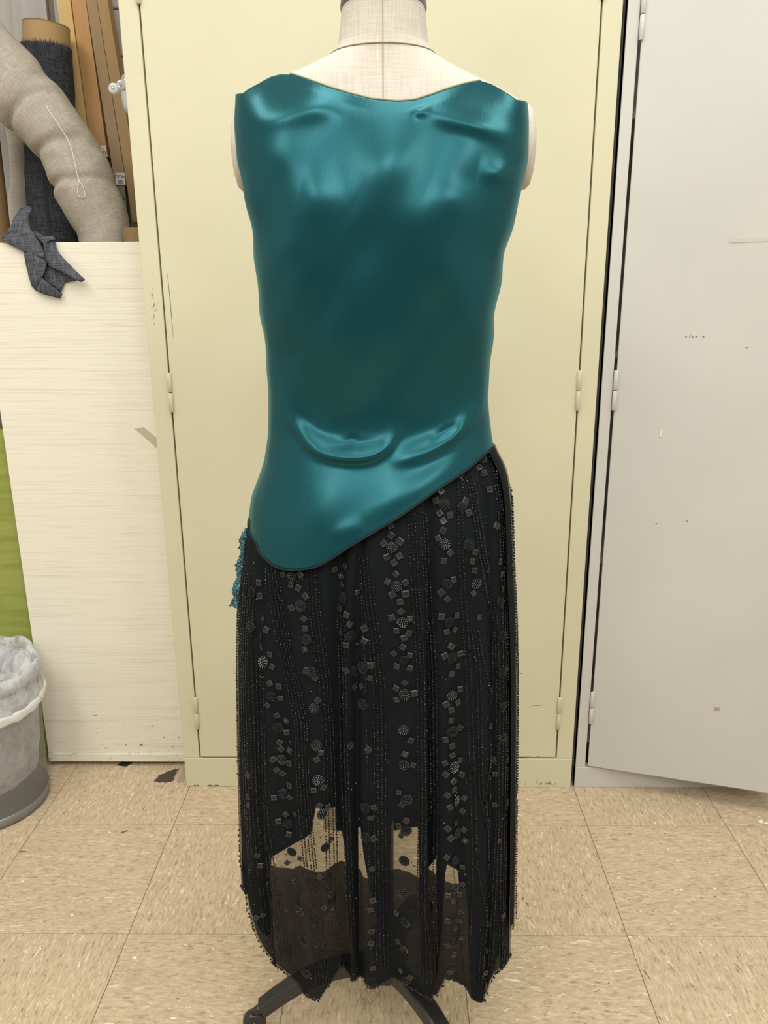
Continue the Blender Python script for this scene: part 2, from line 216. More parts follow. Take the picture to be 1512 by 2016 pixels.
STRANDS = [[(0.339,0.508),(0.4,0.084),(0.56,0.059),(0.673,0.03),(0.782,0.369)],[(0.345,0.559),(0.448,0.487),(0.597,0.462),(0.702,0.437),(0.783,0.399)],[(0.349,0.6),(0.454,0.546),(0.601,0.514),(0.705,0.484),(0.785,0.441)],[(0.35,0.622),(0.458,0.594),(0.604,0.57),(0.708,0.543),(0.788,0.501)],[(0.242,0.872),(0.341,0.814),(0.391,0.669),(0.486,0.641),(0.607,0.637),(0.677,0.625)],[(0.242,0.889),(0.342,0.842),(0.402,0.774),(0.486,0.656),(0.607,0.655),(0.677,0.644)],[(0.241,0.908),(0.343,0.867),(0.406,0.82),(0.487,0.678),(0.609,0.692),(0.678,0.672)],[(0.24,0.925),(0.342,0.885),(0.407,0.845),(0.497,0.791),(0.616,0.787),(0.684,0.764)],[(0.251,0.665),(0.342,0.647),(0.459,0.626),(0.57,0.615),(0.676,0.583),(0.77,0.555)],[(0.25,0.681),(0.341,0.663),(0.459,0.644),(0.571,0.636),(0.677,0.615),(0.772,0.598)],[(0.209,1.162),(0.247,1.156),(0.353,1.128),(0.423,1.096),(0.508,1.062),(0.61,1.043),(0.649,0.977),(0.708,0.89),(0.754,0.821),(0.801,0.672)],[(0.209,1.183),(0.247,1.176),(0.354,1.149),(0.423,1.118),(0.509,1.088),(0.611,1.07),(0.651,1.012),(0.708,0.912),(0.754,0.846),(0.805,0.745)],[(0.208,1.206),(0.246,1.2),(0.354,1.174),(0.424,1.143),(0.509,1.114),(0.612,1.097),(0.652,1.049),(0.709,0.941),(0.755,0.872),(0.806,0.788)],[(0.207,1.225),(0.246,1.22),(0.354,1.195),(0.424,1.164),(0.51,1.135),(0.613,1.119),(0.653,1.074),(0.71,0.971),(0.755,0.895),(0.807,0.817)],[(0.205,1.238),(0.244,1.233),(0.354,1.212),(0.424,1.182),(0.51,1.153),(0.613,1.137),(0.654,1.094),(0.711,0.999),(0.755,0.915),(0.807,0.839)],[(0.243,1.238),(0.325,1.248),(0.451,1.247),(0.556,1.243),(0.606,1.238),(0.669,1.225),(0.716,1.19),(0.768,1.132),(0.812,1.103)],[(0.24,1.254),(0.321,1.262),(0.448,1.261),(0.554,1.258),(0.605,1.254),(0.668,1.244),(0.716,1.214),(0.768,1.159),(0.812,1.131)],[(0.234,1.269),(0.315,1.277),(0.444,1.277),(0.551,1.275),(0.602,1.271),(0.667,1.262),(0.716,1.238),(0.769,1.19),(0.813,1.162)],[(0.229,1.279),(0.311,1.288),(0.441,1.289),(0.548,1.287),(0.6,1.284),(0.665,1.275),(0.715,1.253),(0.769,1.211),(0.813,1.186)],[(0.273,1.37),(0.39,1.341),(0.469,1.335),(0.546,1.327),(0.62,1.331),(0.691,1.33),(0.752,1.307)],[(0.284,1.413),(0.406,1.407),(0.483,1.398),(0.555,1.385),(0.627,1.381),(0.696,1.375),(0.753,1.339)],[(0.28,1.429),(0.404,1.425),(0.483,1.419),(0.557,1.41),(0.629,1.407),(0.697,1.402),(0.756,1.374)],[(0.247,1.587),(0.373,1.589),(0.487,1.586),(0.589,1.589),(0.665,1.584),(0.726,1.556),(0.777,1.506),(0.837,1.456)],[(0.246,1.611),(0.372,1.612),(0.487,1.61),(0.588,1.612),(0.665,1.607),(0.726,1.579),(0.778,1.531),(0.838,1.482)],[(0.243,1.639),(0.37,1.64),(0.485,1.637),(0.587,1.639),(0.664,1.633),(0.725,1.606),(0.778,1.558),(0.839,1.514)],[(0.24,1.665),(0.368,1.666),(0.484,1.662),(0.587,1.663),(0.664,1.657),(0.725,1.629),(0.778,1.582),(0.839,1.538)],[(0.236,1.551),(0.334,1.552),(0.488,1.547),(0.596,1.54),(0.699,1.532),(0.795,1.485)],[(0.219,1.88),(0.371,1.871),(0.485,1.881),(0.587,1.873),(0.677,1.872),(0.731,1.859),(0.808,1.825),(0.879,1.79)],[(0.183,2.026),(0.371,1.896),(0.485,1.905),(0.587,1.897),(0.677,1.895),(0.731,1.883),(0.808,1.85),(0.879,1.816)],[(0.219,1.932),(0.37,1.92),(0.485,1.93),(0.587,1.921),(0.677,1.92),(0.73,1.907),(0.808,1.874),(0.879,1.841)],[(0.214,1.974),(0.366,1.967),(0.47,2.031),(0.575,2.017),(0.668,2.006),(0.723,1.988),(0.807,1.911),(0.879,1.878)],[(0.197,2.061),(0.353,2.045),(0.473,2.039),(0.577,2.027),(0.669,2.018),(0.724,2.007),(0.806,1.94),(0.879,1.901)],[(0.202,2.068),(0.357,2.053),(0.476,2.049),(0.579,2.038),(0.671,2.031),(0.725,2.021),(0.803,1.995),(0.878,1.932)],[(0.214,2.272),(0.278,2.286),(0.397,2.299),(0.504,2.277),(0.619,2.252),(0.688,2.241),(0.755,2.223),(0.82,2.2),(0.881,2.202),(0.921,2.246)],[(0.18,2.498),(0.249,2.495),(0.394,2.347),(0.502,2.32),(0.618,2.287),(0.688,2.275),(0.755,2.255),(0.82,2.234),(0.88,2.237),(0.921,2.287)],[(0.223,2.457),(0.328,2.551),(0.449,2.466),(0.538,2.475),(0.638,2.576),(0.716,2.577),(0.763,2.463),(0.817,2.389),(0.872,2.332),(0.92,2.317)],[(0.212,2.54),(0.329,2.56),(0.439,2.58),(0.53,2.579),(0.638,2.587),(0.716,2.587),(0.757,2.578),(0.816,2.423),(0.872,2.361),(0.92,2.347)],[(0.214,2.548),(0.33,2.576),(0.438,2.605),(0.529,2.594),(0.638,2.602),(0.716,2.601),(0.757,2.589),(0.815,2.462),(0.871,2.393),(0.919,2.377)],[(0.201,2.368),(0.271,2.392),(0.373,2.537),(0.5,2.359),(0.616,2.339),(0.686,2.33),(0.728,2.289)],[(0.198,2.403),(0.27,2.423),(0.375,2.545),(0.499,2.39),(0.615,2.37),(0.685,2.362),(0.726,2.322)],[(0.195,2.442),(0.255,2.543),(0.388,2.46),(0.497,2.421),(0.603,2.527),(0.683,2.394),(0.725,2.355)],[(0.216,2.627),(0.334,2.628),(0.452,2.632),(0.6,2.637),(0.705,2.649),(0.772,2.675),(0.839,2.666),(0.897,2.644),(0.937,2.795)],[(0.213,2.662),(0.331,2.663),(0.449,2.671),(0.597,2.687),(0.702,2.716),(0.768,2.759),(0.836,2.746),(0.895,2.709),(0.936,2.869)],[(0.211,2.686),(0.328,2.691),(0.445,2.71),(0.591,2.758),(0.698,2.779),(0.766,2.808),(0.834,2.796),(0.894,2.758),(0.934,2.983)]]
RIDGES = [([(-0.1496,1.0016),(-0.1322,0.9851),(-0.1159,0.9693),(-0.1017,0.9553),(-0.084,0.9475),(-0.0561,0.9442),(-0.0287,0.9467),(-0.0104,0.9563),(0.0005,0.9714),(0.0109,0.9882)],0.01091,0.01364,0.00727),([(-0.0935,0.9598),(-0.0778,0.9558),(-0.0592,0.9585),(-0.05,0.9621),(-0.0409,0.9587),(-0.0226,0.961),(-0.0134,0.9686)],-0.00273,0.00545,0.00727),([(-0.0105,0.9399),(0.0138,0.9423),(0.0414,0.95),(0.0664,0.962),(0.0889,0.9781),(0.1057,0.9956),(0.1128,1.0128)],0.00891,0.01364,0.00818),([(0.0415,0.9598),(0.0632,0.9705),(0.0823,0.9812)],-0.00318,0.00545,0.00545),([(-0.0527,0.8695),(-0.0105,0.8867),(0.0379,0.9106),(0.0755,0.9306),(0.1092,0.9462)],0.00291,0.01273,0.01273),([(-0.0832,0.8499),(-0.0527,0.8609),(-0.0346,0.8697)],0.00273,0.01091,0.01091),([(-0.1741,0.8714),(-0.172,0.8421),(-0.1612,0.8243)],0.00273,0.00909,0.01091),([(-0.1741,1.3091),(-0.1301,1.3142),(-0.0852,1.3231),(-0.0466,1.3169)],0.00364,0.01455,0.01273),([(0.03,1.3215),(0.0573,1.3109),(0.0905,1.3036),(0.1282,1.2926),(0.1468,1.2904)],0.00455,0.01273,0.00909),([(0.0245,1.3242),(0.0278,1.3178),(0.0409,1.3215)],0.00273,0.00545,0.00545),([(0.1505,1.2595),(0.12,1.2553),(0.0908,1.2592)],0.00409,0.01273,0.01091),([(-0.103,1.237),(-0.0749,1.2311),(-0.0473,1.2149)],0.00364,0.02545,0.02545),([(0.0353,1.2404),(0.0688,1.2251),(0.104,1.205)],0.00364,0.01818,0.02273),([(0.1298,1.2067),(0.1215,1.1847),(0.1129,1.1624)],0.00364,0.01091,0.01091),([(-0.1557,1.142),(-0.1293,1.1745),(-0.0985,1.1976)],0.00273,0.01818,0.01818),([(0.114,1.0569),(0.1124,1.0194),(0.1224,0.9703),(0.1219,0.9453)],0.00273,0.01091,0.01091),([(-0.0814,1.0441),(-0.0452,1.0533),(-0.0156,1.062)],0.00227,0.02727,0.02727)]

# ---------------------------------------------------------------- body surfaces
YC = 1.00                      # plane through the form's pole
KS = YC/1.10; HC = 1.1302
def S(z): return HC+(z-HC)*KS          # proportions were drafted for a form one size up
def U(z): return HC+(z-HC)/KS
B_BOD = [(.60,.158),(.70,.157),(.75,.155),(.80,.149),(.84,.139),(.88,.124),(.92,.104),(.95,.090),(.98,.088),(1.02,.094),
         (1.08,.106),(1.15,.111),(1.22,.110),(1.28,.103),(1.33,.092),(1.36,.080),(1.385,.054),(1.40,.030),(1.42,.02)]
B_SKI = [(0,.172),(.3,.164),(.5,.157),(.70,.150),(.75,.148),(.80,.142),(.84,.132),(.88,.117),(.92,.097),(.95,.083),(1.0,.08)]
B_FRO = [(0,.150),(.7,.140),(.85,.125),(.98,.100),(1.10,.120),(1.2,.135),(1.28,.120),(1.33,.085),(1.36,.06),(1.385,.04),(1.42,.02)]
B_TOR = [(.6,.09),(.75,.10),(.85,.095),(.95,.072),(.98,.074),(1.08,.098),(1.15,.108),(1.22,.112),(1.28,.102),(1.33,.084),
         (1.36,.074),(1.385,.068),(1.41,.063),(1.43,.060),(1.52,.057)]
for tb in (B_BOD, B_SKI, B_FRO, B_TOR): tb[:] = [(S(z), b*KS) for z, b in tb]
_cache = {}
def itp(z, tab, col=1):
    key = (id(tab), col)
    if key not in _cache:       # smooth the drafted profile so that it has no corners
        t = np.asarray(tab, float); zz = np.linspace(t[0,0]-.05, t[-1,0]+.05, 1200); v = np.interp(zz, t[:,0], t[:,col])
        sg = (.012 if len(t[0]) == 2 else .0045)/(zz[1]-zz[0]); k = np.exp(-.5*(np.arange(-int(4*sg), int(4*sg)+1)/sg)**2); k /= k.sum()
        _cache[key] = (zz, np.convolve(np.pad(v, len(k)//2, mode='edge'), k, 'valid'))
    zz, v = _cache[key]
    return np.interp(z, zz, v)
def fold(phi, z):
    z = U(z)
    t = np.clip((.80-z)/.70, 0, 1)
    amp = .30+.70*t
    o = 0*phi+0*z
    for p0, p1, d, w in FOLDS:
        c = p0+(p1-p0)*t
        o = o+amp*d*np.exp(-((phi-c)/w)**2)
    back = np.clip(np.sin(phi)*4, 0, 1)
    o = o*back
    o = o+back*amp*.010*np.sin(27*phi+3*z)+(1-back)*amp*.04*(1+np.sin(14*phi))
    return o
def skirt_pt(phi, z, off=0.0):
    phi = np.asarray(phi, float); z = np.asarray(z, float)
    xl, xr = itp(z, SK, 1), itp(z, SK, 2)
    cx, a = (xl+xr)/2, (xr-xl)/2
    c, s = np.cos(phi), np.sin(phi)
    b = np.where(s >= 0, itp(z, B_SKI), itp(z, B_FRO))
    n = 2.25+.9*np.clip((.75-U(z))/.6, 0, 1)
    ex = -c; ey = np.sign(s)*np.clip(1-np.abs(c)**n, 0, 1)**(1/n)
    k = 1-fold(phi, z)
    return np.stack(np.broadcast_arrays(cx+(a+off)*k*ex, YC-(b+off)*k*ey, z), -1)
def torso_d(x, z):
    xl, xr, b = itp(z, TO, 1), itp(z, TO, 2), itp(z, B_TOR)
    u = np.clip(np.abs((x-(xl+xr)/2)/((xr-xl)/2)), 0, 1)
    return b*(1-u**2.2)**(1/2.2)-.05*(u >= 1)
def bodice_pt(phi, z, off=0.0, front=False):
    phi = np.asarray(phi, float); z = np.asarray(z, float)
    xl, xr = itp(z, BO, 1), itp(z, BO, 2)
    u = -np.cos(phi)
    x = (xl+xr)/2+u*((xr-xl)/2+off*.25)
    n = 2.3+1.1*np.clip((U(z)-1.05)/.2, 0, 1)
    b = itp(z, B_FRO) if front else itp(z, B_BOD)
    d = b*(1-np.abs(u)**n)**(1/n)
    e = torso_d(x, z)+.003
    d = .5*(d+e+np.sqrt((d-e)**2+.008**2)-.004)+off*np.sin(phi)
    d = d*np.clip(np.sin(phi)*8, 0, 1)
    return np.stack(np.broadcast_arrays(x, YC+d if front else YC-d, z), -1)

# ---------------------------------------------------------------- builders
def link(o, parent=None):
    C.objects.link(o)
    if parent is not None: o.parent = parent
    return o
def base_of(p):
    while p is not None and p.parent is not None: p = p.parent
    return Vector(p.location) if p is not None else Vector((0, 0, 0))
def mesh(name, V, F, mat, parent=None, smooth=True, uv=None):
    b = base_of(parent)
    V = np.asarray(V, float).reshape(-1, 3)-np.array(b)
    me = bpy.data.meshes.new(name); me.from_pydata(V.tolist(), [], [tuple(int(i) for i in f) for f in F]); me.materials.append(MT[mat])
    if uv is not None:
        l = me.uv_layers.new(name='UVMap'); uv = np.asarray(uv, float).reshape(-1, 2)
        idx = np.empty(len(me.loops), dtype=np.int32); me.loops.foreach_get('vertex_index', idx)
        l.data.foreach_set('uv', uv[idx].ravel())
    if smooth: me.polygons.foreach_set('use_smooth', [True]*len(me.polygons))
    me.update()
    return link(bpy.data.objects.new(name, me), parent)
def thing(name, label, cat, loc=(0, 0, 0), group=None):
    o = bpy.data.objects.new(name, None); o.empty_display_size = .05; link(o); o.location = loc
    tag(o, label, cat, group); return o
def tag(o, label, cat, group=None):
    o['label'] = label; o['category'] = cat
    if group: o['group'] = group
    return o
def struct(o): o['kind'] = 'structure'; return o
def grid(nr, nc, closed=False):
    f = []
    w_ = nc if closed else nc-1
    for i in range(nr-1):
        for j in range(w_):
            k = (j+1) % nc
            f.append((i*nc+j, i*nc+k, (i+1)*nc+k, (i+1)*nc+j))
    return f
def box(name, lo, hi, mat, parent=None, bevel=.0015, rotz=0, pivot=None):
    bm = bmesh.new(); bmesh.ops.create_cube(bm, size=1)
    lo, hi = Vector(lo), Vector(hi)
    for v in bm.verts: v.co = Vector((lo[i]+(v.co[i]+.5)*(hi[i]-lo[i]) for i in range(3)))
    if bevel: bmesh.ops.bevel(bm, geom=bm.edges[:], offset=bevel, segments=2, affect='EDGES', profile=.5)
    if rotz:
        pv = Vector(pivot); bmesh.ops.rotate(bm, verts=bm.verts, cent=pv, matrix=Matrix.Rotation(rotz, 3, 'Z'))
    bmesh.ops.translate(bm, verts=bm.verts, vec=-base_of(parent))
    me = bpy.data.meshes.new(name); bm.to_mesh(me); bm.free(); me.materials.append(MT[mat])
    return link(bpy.data.objects.new(name, me), parent)
def lathe_geo(prof, seg=48, cx=0, cy=0):
    V, UV = [], []
    for i, (r, z) in enumerate(prof):
        for j in range(seg):
            a = 2*math.pi*j/seg; V.append((cx+r*math.cos(a), cy+r*math.sin(a), z)); UV.append((j/seg, z))
    return V, grid(len(prof), seg, True), UV
def smooth_path(pts, n):
    P = np.asarray(pts, float); m_ = len(P)
    if m_ < 3: tt = np.linspace(0, 1, n)[:, None]; return P[0]*(1-tt)+P[-1]*tt
    E_ = np.vstack([2*P[0]-P[1], P, 2*P[-1]-P[-2]]); o = []
    for s in np.linspace(0, m_-1, n):
        i = min(int(s), m_-2); t_ = s-i; p0, p1, p2, p3 = E_[i:i+4]
        o.append(.5*((2*p1)+(-p0+p2)*t_+(2*p0-5*p1+4*p2-p3)*t_**2+(-p0+3*p1-3*p2+p3)*t_**3))
    return np.array(o)
def tube_geo(path, rad, seg=10, cap=True, sect=None, up=None):
    P = np.asarray(path, float); n = len(P); rad = np.broadcast_to(np.asarray(rad, float), (n,))
    T = np.gradient(P, axis=0); T /= np.linalg.norm(T, axis=1)[:, None]+1e-12
    nrm = np.array(up if up is not None else (0.0, 0, 1)) if up is not None or abs(T[0][2]) < .9 else np.array((0, -1.0, 0))
    V, UV, L = [], [], 0.0
    for i in range(n):
        if i: L += np.linalg.norm(P[i]-P[i-1])
        nrm = nrm-T[i]*np.dot(nrm, T[i]); nrm = nrm/(np.linalg.norm(nrm)+1e-12); bn = np.cross(T[i], nrm)
        if sect is None:
            for j in range(seg):
                a = 2*math.pi*j/seg; V.append(P[i]+rad[i]*(math.cos(a)*nrm+math.sin(a)*bn)); UV.append((j/seg*2*math.pi*rad[i], L))
        else:
            for (a, b) in sect: V.append(P[i]+rad[i]*(a*nrm+b*bn)); UV.append((a, L))
    k = seg if sect is None else len(sect)
    F = grid(n, k, True)
    if cap: F += [tuple(range(k))[::-1], tuple((n-1)*k+j for j in range(k))]
    return np.array(V), F, UV
def tube(name, path, rad, mat, parent=None, seg=10, **kw):
    V, F, UV = tube_geo(path, rad, seg, **kw); return mesh(name, V, F, mat, parent, True, UV)
def disp_noise(V, amp, scale, seed=0):
    return np.array([noise.noise_vector(Vector(v)*scale+Vector((seed, 0, 0))) for v in V])*amp

# ---------------------------------------------------------------- the room
TS = .3048; TX0, TY0 = -.4928, 1.4611
fl = struct(box('floor', (-2.4, -2.4, -.06), (2.4, 2.09, -.003), 'vinyl_tile', bevel=0))
tile_me = None
bm = bmesh.new(); bmesh.ops.create_cube(bm, size=1)
for v in bm.verts: v.co = Vector((v.co.x*(TS-.0011), v.co.y*(TS-.0011), v.co.z*.003))
bmesh.ops.bevel(bm, geom=[e for e in bm.edges if all(v.co.z > 0 for v in e.verts)], offset=.0005, segments=1, affect='EDGES')
tile_me = bpy.data.meshes.new('floor_tile'); bm.to_mesh(tile_me); bm.free(); tile_me.materials.append(MT['vinyl_tile'])
for i in range(-5, 7):
    for j in range(-6, 2):
        o = bpy.data.objects.new('floor_tile', tile_me); link(o, fl)
        o.location = (TX0+(i+.5)*TS, TY0+(j+.5)*TS, -.0015); o.rotation_euler = (0, 0, 0 if (i+j) % 2 else math.pi/2)
# chips and stains on the floor by the bin
def flat_patch(name, pts, z, mat, parent, jag=.0):
    P = []
    m_ = len(pts)
    for i in range(m_):
        a, b = np.array(pts[i], float), np.array(pts[(i+1) % m_], float)
        for k in range(5):
            q = a+(b-a)*k/5; q = q+rng.normal(0, jag, 2) if k else q; P.append(q)
    n = len(P); V = [(p[0], p[1], z) for p in P]+[(p[0], p[1], z-.0012) for p in P]
    F = [tuple(range(n))]+[(i, i+n, (i+1) % n+n, (i+1) % n) for i in range(n)]
    return mesh(name, V, F, mat, parent, False)
flat_patch('bare_patch', [(-.585,1.618),(-.555,1.612),(-.535,1.622),(-.538,1.65),(-.535,1.672),(-.556,1.663),(-.578,1.645)], .0004, 'stain_brown', fl, .0018)
flat_patch('bare_patch', [(-.70,1.683),(-.67,1.680),(-.662,1.697),(-.69,1.70)], .0004, 'dark_void', fl, .0015)
flat_patch('bare_patch', [(-.525,1.612),(-.512,1.612),(-.51,1.67),(-.525,1.675),(-.53,1.64)], .0003, 'scuff', fl, .002)

wb = struct(box('wall_back', (-2.4, 2.075, 0), (2.4, 2.2, 2.7), 'wall_paint', bevel=0))
bm = bmesh.new(); bmesh.ops.create_cube(bm, size=1)
for v in bm.verts: v.co = Vector((v.co.x*.396, v.co.y*.02, v.co.z*.096))
bmesh.ops.bevel(bm, geom=bm.edges[:], offset=.003, segments=1, affect='EDGES')
blk_me = bpy.data.meshes.new('wall_block'); bm.to_mesh(blk_me); bm.free(); blk_me.materials.append(MT['wall_paint'])
for r_ in range(10, 22):
    for c_ in range(-4, 2):
        o = bpy.data.objects.new('wall_block', blk_me); link(o, wb)
        o.location = (-.32+c_*.4+(.2 if r_ % 2 else 0), 2.068, .028+r_*.1)
struct(box('wall_left', (-2.5, -2.4, 0), (-2.4, 2.2, 2.7), 'room_wall', bevel=0))
struct(box('wall_right', (2.4, -2.4, 0), (2.5, 2.2, 2.7), 'room_wall', bevel=0))
struct(box('wall_rear', (-2.5, -2.5, 0), (2.5, -2.4, 2.7), 'rear_wall', bevel=0))
struct(box('ceiling', (-2.5, -2.5, 2.7), (2.5, 2.2, 2.8), 'ceiling_white', bevel=0))

# ---------------------------------------------------------------- steel cabinets
FY = 1.5987
def hinge(parent, x, y, z0, z1, mat, rx=.0046):
    zm = (z0+z1)/2
    V, F = [], []
    for a, b in ((z0, zm-.0008), (zm+.0008, z1)):
        v, f, _ = lathe_geo([(0, a), (rx*.8, a), (rx, a+.001), (rx, b-.001), (rx*.8, b), (0, b)], 14, x, y)
        F += [tuple(i+len(V) for i in q) for q in f]; V += v
    return mesh('hinge', V, F, mat, parent)
def cabinet(label, x0, x1, paintm, hingem, sl, zb, open_ang, depth=.45, zt=1.98):
    t = thing('storage_cabinet', label, 'cabinet', ((x0+x1)/2, FY, 0))
    y1 = FY+depth
    box('side_panel', (x0, FY+.002, 0), (x0+.004, y1, zt), paintm, t, .0008); box('side_panel', (x1-.004, FY+.002, 0), (x1, y1, zt), paintm, t, .0008)
    box('back_panel', (x0+.004, y1-.004, 0), (x1-.004, y1, zt), paintm, t, 0); box('top_panel', (x0+.004, FY+.002, zt-.004), (x1-.004, y1-.004, zt), paintm, t, 0)
    box('stile', (x0, FY, zb-.002), (x0+sl, FY+.02, zt), paintm, t); box('stile', (x1-sl, FY, zb-.002), (x1, FY+.02, zt), paintm, t)
    box('kick_rail', (x0, FY-.0005, 0), (x1, FY+.02, zb-.0025), paintm, t, .0012); box('top_rail', (x0+sl, FY, zt-.045), (x1-sl, FY+.02, zt), paintm, t)
    for z in (.10, .55, 1.0, 1.45):
        box('shelf', (x0+.005, FY+.035, z), (x1-.005, y1-.005, z+.012), paintm, t, 0)
    mid = (x0+x1)/2
    g = .0032 if not open_ang else .0055
    for s in (0, 1):
        a, b = (x0+sl+g, mid-.001) if s == 0 else (mid+.001, x1-sl-g)
        rz = -open_ang if s == 0 else 0
        pv = (a-.001, FY, 0)
        d = box('door', (a, FY-.0008, zb+.0015), (b, FY+.019, zt-.048), paintm, t, .0018, rz, pv)
        hx = a-.0012 if s == 0 else b+.0012
        for z0, z1 in ((.157, .238), (.897, .978), (1.640 if not open_ang else 1.572, 1.722 if not open_ang else 1.655)):
            if open_ang: z0 += .015*(z0 < .3); z1 += .015*(z0 < .3)
            hinge(d, hx, FY-.003, z0, z1, hingem)
    return t
yc = cabinet('tall cream painted steel cabinet with closed double doors directly behind the dress', -.5003, .4145, 'cream_paint', 'hinge_steel', .0365, .0795, 0)
gc = cabinet('light grey steel cabinet with its left door ajar, right of the dress', .4235, 1.3379, 'grey_paint', 'hinge_grey', .0225, .0565, math.radians(15.2))
doors = [c for c in yc.children if c.name.startswith('door')]
def scratch(parent, pts, wd, mat, y, name='scratch'):
    P = smooth_path([(x, y, z) for x, z in pts], max(4, len(pts)*4))
    return tube(name, P, wd*(.35+.65*np.sin(np.linspace(.15, math.pi-.15, len(P)))), mat, parent, 5)
dl, dr = doors[0], doors[1]
scratch(dl, [(-.449,1.173),(-.4478,1.13),(-.4475,1.09),(-.4470,1.049)], .0006, 'mark_dark', FY-.0008)
for k in range(16):
    z = 1.06+rng.random()*.115; x = -.4815+.012*rng.normal()*.35
    scratch([c for c in yc.children if c.name.startswith('stile')][0], [(x, z), (x+.002, z+.004+.004*rng.random())], .00035, 'mark_dark', FY, 'scuff_mark')
for (x, z, l) in ((.325, .218, .028), (.30, .0835, .035), (.335, .0845, .01)):
    scratch(dr, [(x-l/2, z), (x, z-.001), (x+l/2, z+.0008)], .0005, 'mark_dark', FY-.0008, 'scuff_mark')
kr = [c for c in yc.children if c.name.startswith('kick_rail')][0]
for k in range(14):
    x = .27+.12*rng.random(); z = .006+.006*rng.random()
    scratch(kr, [(x, z), (x+.004*rng.normal(), z+.006)], .0007, 'mark_dark', FY-.0006, 'scuff_mark')
for k in range(10):
    x = -.49+.07*rng.random(); scratch(kr, [(x, .003), (x+.006, .004)], .0012, 'stain_brown', FY-.0006, 'scuff_mark')
gd = [c for c in gc.children if c.name.startswith('door')][0]
ca, sa = math.cos(math.radians(15.2)), math.sin(math.radians(15.2))
def on_grey(d, z, out=.0004): return (.4473+d*ca-out*sa, FY-d*sa-out*ca-.0008, z)
def grey_strip(name, d0, d1, z0, z1, mat, th=.0003):
    V = [on_grey(a, b, o_) for o_ in (0, th) for a, b in ((d0, z0), (d1, z0+.001), (d1, z1+.001), (d0, z1))]
    return mesh(name, V, [(4,5,6,7), (0,1,5,4), (1,2,6,5), (2,3,7,6), (3,0,4,7)], mat, gd, False)
grey_strip('tape_strip', .190, .262, 1.219, 1.228, 'tape_pale')
for d_, z_ in ((.128,1.045),(.136,1.046),(.14,1.044),(.147,1.045),(.16,1.045),(.24,1.025),(.105,.66),(.165,.67)):
    grey_strip('scuff_mark', d_, d_+.003, z_, z_+.0012, 'mark_dark')
grey_strip('scuff_mark', .098, .1015, .845, .858, 'chip_white'); grey_strip('scuff_mark', .262, .272, .245, .252, 'scuff')

# ---------------------------------------------------------------- fabric bin with the painted plywood front
BY = 1.685
fb = thing('fabric_bin', 'waist-high bin with a white painted plywood front, left of the cream cabinet', 'bin', (-.683, BY, 0))
fp = box('front_panel', (-.866, BY, .010), (-.5035, BY+.016, 1.238), 'white_plywood', fb, .0012)
box('bottom_batten', (-.866, BY-.0035, .012), (-.5035, BY, .034), 'white_plywood', fb, .0012)
box('side_panel', (-.952, 1.82, .010), (-.938, 2.015, 1.20), 'white_plywood', fb, .001)
box('base_panel', (-.866, BY+.016, .012), (-.5035, 1.82, .030), 'brown_wood', fb, .001); box('base_panel', (-.938, 1.82, .012), (-.5035, 2.015, .030), 'brown_wood', fb, .001)
for fx in (-.85, -.53):
    for fy in (BY+.03, 1.96): box('foot', (fx, fy, 0), (fx+.02, fy+.03, .012), 'black_rubber', fb, .001)
def strip_on_board(name, pts, mat, th=.0004):
    n = len(pts); V = [(x, BY, z) for x, z in pts]+[(x, BY-th, z) for x, z in pts]
    return mesh(name, V, [tuple(range(n, 2*n))[::-1]]+[(i, (i+1) % n, (i+1) % n+n, i+n) for i in range(n)], mat, fp, False)
strip_on_board('tape_strip', [(-.573,.848),(-.553,.852),(-.5036,.808),(-.5036,.782)], 'tape')
for k in range(10):
    x = -.85+.33*rng.random(); z = .04+.16*rng.random()**1.5; l = .004+.008*rng.random()
    strip_on_board('scuff_mark', [(x, z), (x+l, z+.001), (x+l*.8, z+.003), (x+.001, z+.0025)], 'scuff')
strip_on_board('paint_chip', [(-.70,.058),(-.675,.056),(-.668,.061),(-.685,.066),(-.698,.064)], 'chip_white'); strip_on_board('paint_chip', [(-.64,.056),(-.615,.056),(-.612,.061),(-.63,.064)], 'chip_white')

g_ = tag(box('green_board', (-1.45, 1.715, 0), (-.875, 1.735, .842), 'green_paint', None, .002), 'scuffed olive green painted board standing behind the wastebasket', 'board')
tag(box('brown_board', (-1.45, 1.79, 0), (-.87, 1.81, .98), 'brown_wood', None, .002), 'dark brown wooden board rising behind the green board at the left edge', 'board')
wp = thing('wood_panel', 'tall grey weathered wood panel standing against the wall behind the rolls', 'panel', (-.95, 2.03, 0))
box('board', (-1.35, 2.022, 0), (-.800, 2.04, 2.1), 'grey_wood', wp, .001); box('board', (-.782, 2.022, 0), (-.745, 2.04, 2.1), 'grey_wood', wp, .001)
box('seam_shadow_strip', (-.800, 2.034, 0), (-.782, 2.046, 2.1), 'brown_wood', wp, .001)  # recessed strip whose brown paints in the seam shadow along the board's edge

